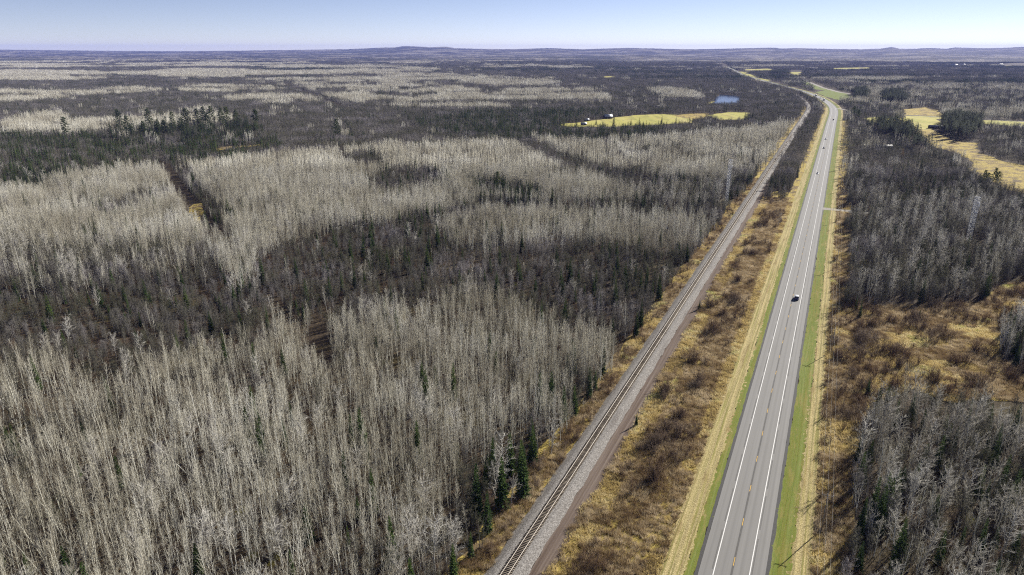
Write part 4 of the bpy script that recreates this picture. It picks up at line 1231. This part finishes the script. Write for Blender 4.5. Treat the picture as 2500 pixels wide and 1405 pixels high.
# keep the scattered trees from standing inside the placed ones
for kn in KN:
    Xk, Yk, zk = pop[kn]
    m = np.ones(len(Xk), bool)
    for k2 in ('spruce', 'pine'):
        for x, y, q in ex[k2]: m &= np.hypot(Xk - x, Yk - y) > 1.6
    Xk, Yk = Xk[m], Yk[m]
    S = rng.uniform(*SMIN[kn], len(Xk))
    if kn == 'aspen': S *= 0.82 + 0.28 * vnoise(Xk / 25, Yk / 25, 55)
    if kn == 'hardwood': S *= np.where(zk[m] == 'B', 0.76, 1.0)
    if kn in ('aspen', 'poplar'): S *= np.where(zk[m] == 'B', 0.8, 1.0)
    e = np.array(ex[kn]) if ex[kn] else np.zeros((0, 3))
    Xa, Ya, Sa = np.concatenate([e[:, 0], Xk]), np.concatenate([e[:, 1], Yk]), np.concatenate([e[:, 2], S])
    rot = eul(len(Xa), 0.045 if kn in ('aspen', 'poplar', 'hardwood') else 0.012)
    far_ln = rng.random(len(Xa)) < (0.03 if kn in ('aspen', 'poplar', 'hardwood') else 0)
    rot[far_ln, :2] *= 5
    pk = rng.integers(0, len(PROTO[kn]), len(Xa))
    populate(kn, Xa, Ya, Sa, rot, pk, BH[kn], 300, MASS[kn], GRP[kn])

# middle distance and far
for y0, y1, spc, suf in ((Y_L0, Y_L1, 8.2, '_clump'), (Y_L1, Y_L2, 24.0, '_grove')):
    X, Y = jgrid(y0, y1, spc, 0.06, 40)
    z, s, t = zones(X, Y)
    dens = {'A': 1.0, 'A2': 1.0, 'B': 0.97, 'G': 0.97, 'C2': 0.95, 'E': 0.9, 'H': 0.9, 'P': 1.0, 'R': 1.0, 'CP': 1.0}
    u = rng.random(len(X))
    keep = np.zeros(len(X), bool)
    for ty, p in dens.items(): keep |= (z == ty) & (u < p)
    X, Y, z = X[keep], Y[keep], z[keep]
    kd = choose(z, True)
    kd[kd == 1] = 0
    Zg = height(X, Y)
    for i in (0, 2, 3, 4):
        kn = KN[i]
        m = kd == i
        n = int(m.sum())
        S = rng.uniform(0.8, 1.18, n)
        rot = np.zeros((n, 3)); rot[:, 2] = rng.uniform(0, 6.28, n)
        if kn == 'aspen': S *= 0.92 + 0.2 * vnoise(X[m] / 60, Y[m] / 60, 56)
        word = 'in the middle distance' if suf == '_clump' else 'in the far distance'
        scatter(kn + ('_woodland' if suf == '_clump' else '_backwoods'), PROTO[kn + suf], np.column_stack([X[m], Y[m], Zg[m]]), rot, np.repeat(S[:, None], 3, 1), rng.integers(0, len(PROTO[kn + suf]), n),
                {'aspen': 'pale bare aspen stands ', 'hardwood': 'dark grey leafless woods ', 'spruce': 'dark spruces mixed through the woods ', 'pine': 'dense dark pine groves '}[kn] + word, 'woods')

# ------------------------------------------------------------------ undergrowth, shrubs and rough grass
MEADOW_PX = OPEN[8][0]
def grass_zone(X, Y):
    s, t = path_st(X, Y)
    bx, by = proj(X, Y, 0.0)
    wob = (vnoise(s / 9, t / 9, 61) - 0.5) * 3
    mid_ = (t > -37.2 + wob * 0.45) & (t < -14.6 + wob * 0.3) & (s < 440)
    lft = (t > -56 + wob) & (t < -49.5 + wob * 0.25)
    rgt = (t > 16.2 + wob * 0.2) & (t < 25)
    mar = inpoly(bx, by, MEADOW_PX) & (t > 16)
    return s, t, mid_, lft, rgt, mar
X, Y = jgrid(95, 620, 0.78, 0.05, 20)
s, t, mid_, lft, rgt, mar = grass_zone(X, Y)
n1 = vnoise(X / 11, Y / 11, 71) * 0.65 + vnoise(X / 3.5, Y / 3.5, 72) * 0.35
m = mid_ | lft | rgt | mar
for a in lanes_clear[:3]: m &= segdist(X, Y, a[0], a[1]) > a[2] * 0.6
u = rng.random(len(X))
weedy = m & np.where(mid_, n1 + np.where((t > -31) & (t < -18), 0.24, -0.22) > 0.40, n1 > np.where(lft, 0.42, 0.46))
gr = m & ~weedy & (u < 0.75)
wd = weedy & (u < 0.72)
def mass(name, kind, mm, smin, smax, label, cat):
    n = int(mm.sum())
    S = rng.uniform(smin, smax, n)
    rot = np.zeros((n, 3)); rot[:, 2] = rng.uniform(0, 6.28, n); rot[:, 0] = rng.normal(0, 0.12, n)
    scatter(name, PROTO[kind], np.column_stack([X[mm], Y[mm], np.full(n, 0.02)]), rot, np.repeat(S[:, None], 3, 1), rng.integers(0, len(PROTO[kind]), n), label, cat)
mass('rough_grass', 'tussock', gr, 0.6, 1.25, 'tussocks of golden dry grass along railway, verge and marsh', 'grass')
mass('dry_weeds', 'weed', wd, 0.6, 1.2, 'brown dry weeds standing between railway and highway and on the marsh', 'weeds')
# shrubs: thickets on the rough ground (largest as things) and understorey in the woods
X, Y = jgrid(95, 620, 2.0, 0.05, 20)
s, t, mid_, lft, rgt, mar = grass_zone(X, Y)
n1 = vnoise(X / 13, Y / 13, 81)
u = rng.random(len(X))
ok = (mid_ & (t > -33) & (t < -17) & (n1 > 0.56) & (u < 0.50)) | (mar & (n1 > 0.46) & (u < 0.36)) | (rgt & (u < 0.06)) | (lft & (u < 0.20))
Xs, Ys = X[ok], Y[ok]
Ss = rng.uniform(0.55, 1.35, len(Xs)) * np.where(st_of(Xs, Ys)[1] > 26, 1.25, 1.0)
CL = [(1770, 775), (1735, 748), (1830, 622), (1812, 690), (1868, 548), (1600, 1090), (1662, 1022), (1640, 1060), (1702, 940), (1622, 960), (1600, 1180), (1745, 812), (1790, 735), (1690, 880),
      (2240, 778), (2100, 835), (2180, 862), (2400, 862), (2452, 805), (2290, 930), (2332, 885), (2122, 795), (2462, 772), (2380, 935), (2210, 905), (2060, 700), (2075, 745), (2055, 880)]
cx2, cy2, cs2 = [], [], []
for a, b in CL:
    x, y = gnd(a, b)
    for k_ in range(6):
        cx2.append(float(x) + rng.normal(0, 1.7)); cy2.append(float(y) + rng.normal(0, 1.9)); cs2.append(rng.uniform(1.1, 1.75))
Xs, Ys, Ss = np.concatenate([Xs, cx2]), np.concatenate([Ys, cy2]), np.concatenate([Ss, cs2])
order = np.argsort(-np.where(in_frame(Xs, Ys, Ss * 2.6), Ss / np.hypot(Xs, Ys), 0))
cnt = {}
for i in order[:300]:
    o = link('shrub', SHM[int(rng.integers(0, 4))], None, (Xs[i], Ys[i], 0))
    q = float(Ss[i])
    o.scale = (q * 1.15, q * 1.15, q)
    o.rotation_euler = (0, 0, random.uniform(0, 6.28))
    si, ti = st_of(Xs[i], Ys[i])
    a, b = (float(v) for v in proj(Xs[i], Ys[i], 1.0))
    if ti <= -40: place = 'at railway forest edge' + (' near the bottom' if b > 1050 else ' farther along' if b < 700 else ' partway along')
    elif ti < 0: place = 'in the weeds ' + ('nearer the railway' if ti < -25 else 'nearer the highway') + (', near the bottom' if b > 1150 else ', partway up' if b > 880 else ', level with the nearest car' if b > 660 else ', far along')
    elif ti < 26: place = 'under the power line' + (', near the bottom' if b > 1100 else ', partway up' if b > 850 else ', level with the nearest car' if b > 640 else ', far along')
    else: place = 'on the marsh, ' + ('near' if b > 950 else 'middle' if b > 850 else 'back') + (' end' if ti < 50 else ' part' if ti < 80 else ' side') + (' by the power line' if ti < 50 else ' mid meadow' if ti < 80 else ' at the right edge')
    tag(o, '%s %s bare brown shrub %s' % ('large' if q > 1.2 else 'small' if q < 0.85 else 'middling', ('tight', 'rounded', 'spreading', 'tall')[SHM.index(o.data)], place), 'shrub', 'bare shrubs on the rough ground')
r_ = order[300:]
scatter('shrub_thicket', SHM, np.column_stack([Xs[r_], Ys[r_], np.zeros(len(r_))]), np.column_stack([np.zeros((len(r_), 2)), rng.uniform(0, 6.28, len(r_))]), np.repeat(Ss[r_, None], 3, 1), rng.integers(0, 4, len(r_)), 'small bare shrubs farther off on the rough ground', 'shrubs')
X, Y = jgrid(95, 640, 3.0, 0.05, 20)
z, s, t = zones(X, Y)
u = rng.random(len(X))
ok = ((z != '') & (u < np.where(np.isin(z, ['H', 'E', 'B', 'A2', 'G', 'R']), 0.38, 0.12)))
nn = int(ok.sum())
scatter('undergrowth', SHM, np.column_stack([X[ok], Y[ok], np.zeros(nn)]), np.column_stack([np.zeros((nn, 2)), rng.uniform(0, 6.28, nn)]), np.repeat(rng.uniform(0.5, 1.2, nn)[:, None], 3, 1), rng.integers(0, 4, nn), 'brown brushy undergrowth beneath the bare trees', 'undergrowth')
lf = (z != '') & (u > 0.985) & (vnoise(X / 60, Y / 60, 91) > 0.45)
nn = int(lf.sum())
scatter('leafy_undergrowth', PROTO['leafy'], np.column_stack([X[lf], Y[lf], np.zeros(nn)]), np.column_stack([np.zeros((nn, 2)), rng.uniform(0, 6.28, nn)]), np.repeat(rng.uniform(0.5, 1.3, nn)[:, None], 3, 1), rng.integers(0, 3, nn), 'few low bushes still holding yellow green leaves', 'undergrowth')
# the lone golden tamarack and the two rust brown dead saplings
def odd_tree(nm, a, b, h, needle, label, cat, seed, rad=1.9):
    T, C = spruce(seed, h, rad, 0.7)
    x, y = gnd(a, b)
    e = bpy.data.objects.new(nm, None); COL.objects.link(e); e.location = (float(x), float(y), 0)
    tag(e, label, cat)
    T.build('trunk', 'conifer_bark', e); C.build('crown', needle, e)
odd_tree('tamarack_tree', 2201, 392, 14, 'tamarack_needle', 'golden tamarack glowing among the dark trees right of the highway', 'tamarack', 61, 2.6)
odd_tree('dead_sapling', 1247, 1158, 9, 'dead_needle', 'rust brown dead sapling behind the tallest foreground spruces', 'sapling', 62, 0.8)
odd_tree('dead_sapling', 1147, 1232, 5, 'dead_needle', 'small rust brown dead sapling left of the foreground spruces', 'sapling', 63, 0.6)

# ------------------------------------------------------------------ power line
poles = []
wood = MB(); wood.tube([np.array((0, 0, -0.2)), np.array((0, 0, 10.2))], [0.15, 0.10], 8, 0, True); pm = wood.mesh('shaft', ['pole_wood'])
arm = MB(); arm.box((0, 0, 0), (2.5, 0.10, 0.12)); am = arm.mesh('crossarm', ['pole_wood'])
ins = MB(); ins.tube([np.array((0, 0, 0)), np.array((0, 0, 0.12)), np.array((0, 0, 0.28))], [0.06, 0.09, 0.03], 6, 0, True); im = ins.mesh('insulator', ['antenna_white'])
brc = MB(); brc.tube([np.array((-0.9, -0.1, 9.75)), np.array((0, -0.16, 9.05))], [0.03, 0.03], 4); brc.tube([np.array((0.9, -0.1, 9.75)), np.array((0, -0.16, 9.05))], [0.03, 0.03], 4); bm_ = brc.mesh('brace', ['galvanised'])
PSV = [-92.0, 25.0, 139.0, 257.0, 374.0, 490.0, 606.0, 722.0]
ordn = ['nearest', 'nearest', 'second', 'third', 'fourth', 'fifth', 'sixth', 'farthest']
for i, s_ in enumerate(PSV):
    P = path_pt(np.array([s_]), np.array([17.7]))[0]
    e = bpy.data.objects.new('utility_pole', None); COL.objects.link(e)
    e.location = (P[0], P[1], 0.0); e.rotation_euler = (0, 0, -RA)
    tag(e, ['wooden utility pole standing before the bottom edge of the picture', 'nearest wooden utility pole, its shadow crossing the cut hay', 'second wooden utility pole up the highway verge', 'third wooden utility pole, level with the nearest car', 'fourth wooden utility pole up the highway verge', 'fifth wooden utility pole, just past the gravel side road', 'sixth wooden utility pole up the highway verge', 'farthest wooden utility pole beside the dark wood'][i], 'utility pole', 'utility poles along the highway')
    link('shaft', pm, e); link('crossarm', am, e, (0, 0, 9.8)); link('brace', bm_, e)
    for dx in (-1.2, 0.0, 1.2): link('insulator', im, e, (dx, 0, 9.88 if dx else 10.2))
    poles.append(P)
for dx, zt, lb in ((-1.2, 10.16, 'thin overhead wire on the highway side of the poles'), (0.0, 10.48, 'thin overhead wire along the pole tops'), (1.2, 10.16, 'thin overhead wire on the forest side of the poles')):
    b = MB()
    for i in range(len(PSV) - 1):
        A = path_pt(np.array([PSV[i]]), np.array([17.7 + dx]))[0]; B = path_pt(np.array([PSV[i + 1]]), np.array([17.7 + dx]))[0]
        pts = [np.array((*(A + (B - A) * f), zt - 4 * 1.6 * f * (1 - f))) for f in np.linspace(0, 1, 13)]
        b.tube(pts, [0.014] * 13, 4)
    tag(b.build('overhead_wire', 'wire_metal'), lb, 'wire', 'overhead wires of the power line')

# ------------------------------------------------------------------ lattice towers
def tower(a, b, H_, wid, label, rz, panels):
    x, y = gnd(a, b)
    e = bpy.data.objects.new('lattice_tower', None); COL.objects.link(e)
    e.location = (float(x), float(y), 0); e.rotation_euler = (0, 0, rz)
    tag(e, label, 'tower', 'lattice towers in the woods')
    h = wid / 2
    cs = [(-h, -h), (h, -h), (h, h), (-h, h)]
    for c in cs:
        l = MB(); l.tube([np.array((c[0], c[1], -0.3)), np.array((c[0], c[1], H_))], [0.085, 0.07], 6, 0, True); l.build('leg', 'galvanised', e)
    n = int(H_ / (wid * 0.62))
    dz = H_ / n
    br = MB()
    for i in range(n):
        for j in range(4):
            p, q = cs[j], cs[(j + 1) % 4]
            a_, b_ = (p, q) if i % 2 else (q, p)
            br.tube([np.array((a_[0], a_[1], i * dz)), np.array((b_[0], b_[1], (i + 1) * dz))], [0.085, 0.085], 4)
            br.tube([np.array((p[0], p[1], (i + 1) * dz)), np.array((q[0], q[1], (i + 1) * dz))], [0.03, 0.03], 4)
    br.build('bracing', 'antenna_white', e)
    f = MB()
    for j in range(4):
        p, q = np.array((*cs[j], H_)), np.array((*cs[(j + 1) % 4], H_))
        f.tube([p, q], [0.11, 0.11], 6)
    f.build('top_frame', 'antenna_white', e)
    for (dx, dy, z0, hh, wd_) in panels:
        m = MB(); m.box((dx, dy, z0), (wd_, 0.22, hh)); m.tube([np.array((dx, dy, z0)), np.array((dx * 0.5, dy * 0.5, z0))], [0.05, 0.05], 4)
        m.build('antenna_panel', 'antenna_white', e)
tower(1773, 497, 33.0, 1.75, 'slim grey lattice tower standing between the aspens and the railway', 0.35, [(1.9, -0.3, 27.5, 2.2, 0.45)])
tower(2363, 592, 27.5, 2.1, 'grey lattice tower with a white antenna rising from the wood right of the highway', 0.2, [(1.9, -0.4, 22.3, 2.6, 0.5), (-1.6, -0.5, 22.2, 1.6, 0.35), (0.0, -1.3, 24.2, 0.7, 1.6), (0.0, -1.3, 18.6, 0.7, 1.6)])

# ------------------------------------------------------------------ vehicles
def vehicle(nm, s_, t_, away, paint, label, cat, kind='car', top=None):
    P = path_pt(np.array([s_, s_ + 2.0]), np.array([t_, t_]))
    d = P[1] - P[0]
    e = bpy.data.objects.new(nm, None); COL.objects.link(e)
    e.location = (P[0][0], P[0][1], 0.165)
    e.rotation_euler = (0, 0, -math.atan2(d[0], d[1]) + (0 if away else math.pi))
    tag(e, label, cat, 'vehicles on the highway')
    if kind == 'truck': L, W, Hh = 12.0, 2.5, 3.9
    elif kind == 'pickup': L, W, Hh = 5.7, 2.0, 1.9
    elif kind == 'suv': L, W, Hh = 4.8, 1.92, 1.75
    else: L, W, Hh = 4.7, 1.82, 1.48
    def loft(prof, wb, wt, zt, m):
        """side outline (y,z) extruded, narrower towards the top"""
        b = MB(); n = len(prof)
        zmin = min(p[1] for p in prof)
        def hw(z_): return (wb + (wt - wb) * ((z_ - zmin) / max(zt - zmin, 1e-3))) / 2
        vs = [(-hw(z_), y_, z_) for y_, z_ in prof] + [(hw(z_), y_, z_) for y_, z_ in prof]
        fs = [tuple(range(n)), tuple(range(2 * n - 1, n - 1, -1))] + [(i, n + i, n + (i + 1) % n, (i + 1) % n) for i in range(n)]
        b.add(vs, fs)
        return b
    h = L / 2
    if kind == 'truck':
        loft([(-h, 0.9), (h - 3.2, 0.9), (h - 3.2, Hh), (-h, Hh)], W, W, Hh, 0).build('cargo_box', 'car_white', e)
        loft([(h - 3.0, 0.5), (h, 0.5), (h, 1.5), (h - 0.8, 1.7), (h - 1.1, 2.9), (h - 3.0, 3.1)], W, W * 0.92, 3.1, 0).build('cab', paint, e)
        loft([(h - 0.86, 1.75), (h - 0.78, 1.75), (h - 1.04, 2.7), (h - 1.12, 2.7)], W * 0.85, W * 0.8, 2.7, 0).build('windscreen', 'window_glass', e)
        loft([(-h, 0.55), (h - 3.0, 0.55), (h - 3.0, 0.88), (-h, 0.88)], 1.2, 1.2, 0.88, 0).build('chassis', 'tyre_rubber', e)
        wy = (-h + 1.4, -h + 2.7, h - 1.2); wr = 0.5
    else:
        bh = 0.62 * Hh if kind != 'car' else 0.64 * Hh
        loft([(-h, 0.35), (-h + 0.25, 0.22), (h - 0.3, 0.22), (h, 0.38), (h - 0.03, bh * 0.8), (h - 0.35, bh * 0.9), (h - 1.25, bh), (-h + 0.1, bh), (-h - 0.02, bh * 0.75)], W, W * 0.95, bh, 0).build('body', paint, e)
        if kind == 'pickup': c0, c1, c2, c3 = -0.35, -0.15, 1.0, 1.75
        elif kind == 'suv': c0, c1, c2, c3 = -h + 0.12, -h + 0.45, 0.55, 1.25
        else: c0, c1, c2, c3 = -h + 0.55, -h + 1.25, 0.35, 1.2
        loft([(c0, bh - 0.01), (c3, bh - 0.01), (c2, Hh), (c1, Hh)], W * 0.93, W * 0.76, Hh, 0).build('cabin', 'window_glass', e)
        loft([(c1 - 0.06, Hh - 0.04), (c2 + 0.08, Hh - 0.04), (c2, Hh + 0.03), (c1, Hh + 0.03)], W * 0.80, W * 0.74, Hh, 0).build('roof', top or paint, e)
        for sx in (-1, 1):
            m = MB(); m.box((sx * W * 0.36, h - 0.12, bh * 0.66), (0.38, 0.14, 0.16)); m.build('headlight', 'lamp_clear', e)
            m = MB(); m.box((sx * W * 0.38, -h + 0.03, bh * 0.72), (0.26, 0.12, 0.22)); m.build('tail_light', 'lamp_red', e)
        if kind == 'pickup':
            m = MB(); m.box((0, -h + 1.15, bh + 0.015), (W * 0.78, 1.9, 0.04)); m.build('cargo_bed', 'tyre_rubber', e)
        wy = (-h + 0.85, h - 0.9); wr = 0.34
    for y_ in wy:
        for sx in (-1, 1):
            m = MB(); m.tube([np.array((sx * (W / 2 - 0.20), y_, wr)), np.array((sx * (W / 2 + 0.02), y_, wr))], [wr, wr], 14, 0, True)
            wl = m.build('wheel', 'tyre_rubber', e)
            m = MB(); m.tube([np.array((sx * (W / 2 - 0.02), y_, wr)), np.array((sx * (W / 2 + 0.035), y_, wr))], [wr * 0.6, wr * 0.55], 10, 0, True)
            m.build('rim', 'galvanised', wl)
def s_at(a, b): return float(st_of(*gnd(a, b))[0])
vehicle('car', s_at(1946, 731), 1.8, True, 'car_blue', 'blue car with glint-whitened roof driving away in the right lane, nearest on the highway', 'car', 'suv', 'car_white')  # white roof colour stands in for the sun's glint on the blue car
vehicle('car', s_at(1994, 425), -1.9, False, 'car_white', 'white car oncoming near the gravel side road, second nearest on the highway', 'car', 'car')
vehicle('car', s_at(2011, 363), -1.9, False, 'car_dark', 'small dark oncoming car in front of the white pickup', 'car', 'car')
vehicle('pickup_truck', s_at(2018, 341), -1.9, False, 'car_white', 'white oncoming pickup truck behind the small dark car', 'pickup', 'pickup')
vehicle('car', s_at(2034, 294), 1.8, True, 'car_dark', 'dark car driving away just before the bend', 'car', 'suv')
vehicle('truck', 1640.0, -1.9, False, 'car_grey', 'box truck coming through the far bend', 'truck', 'truck')
vehicle('car', 1715.0, -1.9, False, 'car_grey', 'grey car behind the box truck on the far bend', 'car', 'suv')
vehicle('truck', 1800.0, -1.9, False, 'car_dark', 'last box truck seen where the highway slips behind the trees', 'truck', 'truck')

# ------------------------------------------------------------------ farm buildings
def house(nm, a, b, L, W, hw_, hr, rz, wall, roofm, label, cat):
    x, y = gnd(a, b)
    e = bpy.data.objects.new(nm, None); COL.objects.link(e); e.location = (float(x), float(y), 0); e.rotation_euler = (0, 0, rz)
    tag(e, label, cat)
    m = MB()
    m.add([(-L/2, -W/2, 0), (L/2, -W/2, 0), (L/2, W/2, 0), (-L/2, W/2, 0), (-L/2, -W/2, hw_), (L/2, -W/2, hw_), (L/2, W/2, hw_), (-L/2, W/2, hw_), (-L/2, 0, hw_ + hr), (L/2, 0, hw_ + hr)],
          [(0, 1, 5, 4), (2, 3, 7, 6), (1, 2, 6, 9, 5), (3, 0, 4, 8, 7)])
    m.build('wall', wall, e)
    o_ = 0.5; k_ = hr / (W / 2)
    m = MB()
    for sy in (-1, 1):
        y1, z1 = sy * (W / 2 + o_), hw_ - o_ * k_ + 0.05
        m.add([(-L/2 - o_, y1, z1), (L/2 + o_, y1, z1), (L/2 + o_, 0, hw_ + hr + 0.05), (-L/2 - o_, 0, hw_ + hr + 0.05), (-L/2 - o_, y1, z1 + 0.2), (L/2 + o_, y1, z1 + 0.2), (L/2 + o_, 0, hw_ + hr + 0.25), (-L/2 - o_, 0, hw_ + hr + 0.25)],
              [(0, 1, 2, 3), (4, 5, 6, 7), (0, 1, 5, 4), (1, 2, 6, 5), (3, 0, 4, 7)])
    m.build('roof', roofm, e)
    m = MB(); m.box((-L * 0.15, -W/2 - 0.03, 1.1), (1.6, 0.1, 2.2)); m.build('door', 'barn_wall' if wall != 'barn_wall' else 'house_wall', e)
    for dx in (-0.36, 0.12, 0.34):
        m = MB(); m.box((L * dx, -W/2 - 0.03, hw_ * 0.6), (1.2, 0.08, 1.0)); m.build('window', 'window_glass', e)
house('barn', 1484, 290, 13, 9, 3.6, 3.2, 0.25, 'barn_wall', 'metal_roof', 'dark barn with blue grey roof at the corner of the hay field', 'barn')
house('shed', 1432, 296, 7, 5, 2.4, 1.4, 0.1, 'barn_wall', 'metal_roof', 'small dark shed left of the barn by the trees', 'shed')
house('farmhouse', 1570, 277, 10, 6, 2.4, 1.6, 0.1, 'house_wall', 'pale_roof', 'white farmhouse at the far edge of the hay field', 'house')
house('farmhouse', 1600, 264, 14, 8, 3, 2, 0.0, 'house_wall', 'pale_roof', 'pale house hidden in the trees behind the white farmhouse', 'house')
house('shed', 2285, 314, 20, 7, 3.0, 1.6, -0.1, 'barn_wall', 'pale_roof', 'long shed with pale roof in front of the pine grove', 'shed')
house('cabin', 2156, 365, 18, 8, 3.2, 1.8, -0.05, 'house_wall', 'metal_roof', 'grey roofed building half hidden in the wood right of the highway', 'building')
house('shed', 1425, 306, 8, 5, 2.5, 1.5, 0.2, 'barn_wall', 'metal_roof', 'low dark shed among spruces at the field corner', 'shed')
house('barn', 2330, 161.5, 40, 20, 7, 5, 0, 'house_wall', 'pale_roof', 'distant white barn beside the thin pale field', 'barn')
house('barn', 2440, 160.5, 46, 20, 7, 5, 0.1, 'house_wall', 'pale_roof', 'distant white barn at the end of the thin pale field', 'barn')
house('barn', 2352, 160.5, 24, 14, 6, 5, 0.3, 'house_wall', 'pale_roof', 'smaller distant white barn right of its neighbour', 'barn')

# ------------------------------------------------------------------ haze: one even box of air round everything
hz = bpy.data.materials.new('haze')
hz.use_nodes = True
nt = hz.node_tree
nt.nodes.clear()
out = nt.nodes.new('ShaderNodeOutputMaterial')
pv = nt.nodes.new('ShaderNodeVolumePrincipled')
pv.inputs['Color'].default_value = (0.34, 0.42, 1.0, 1)
pv.inputs['Density'].default_value = 3.2e-5
nt.links.new(pv.outputs[0], out.inputs['Volume'])
MATS['haze'] = hz
b = MB()
b.box((0, 9000, 20.0), (62000, 22000, 390.0))
tag(b.build('haze', 'haze'), 'thin blue air between the camera and the hills', 'haze', None, 'stuff')
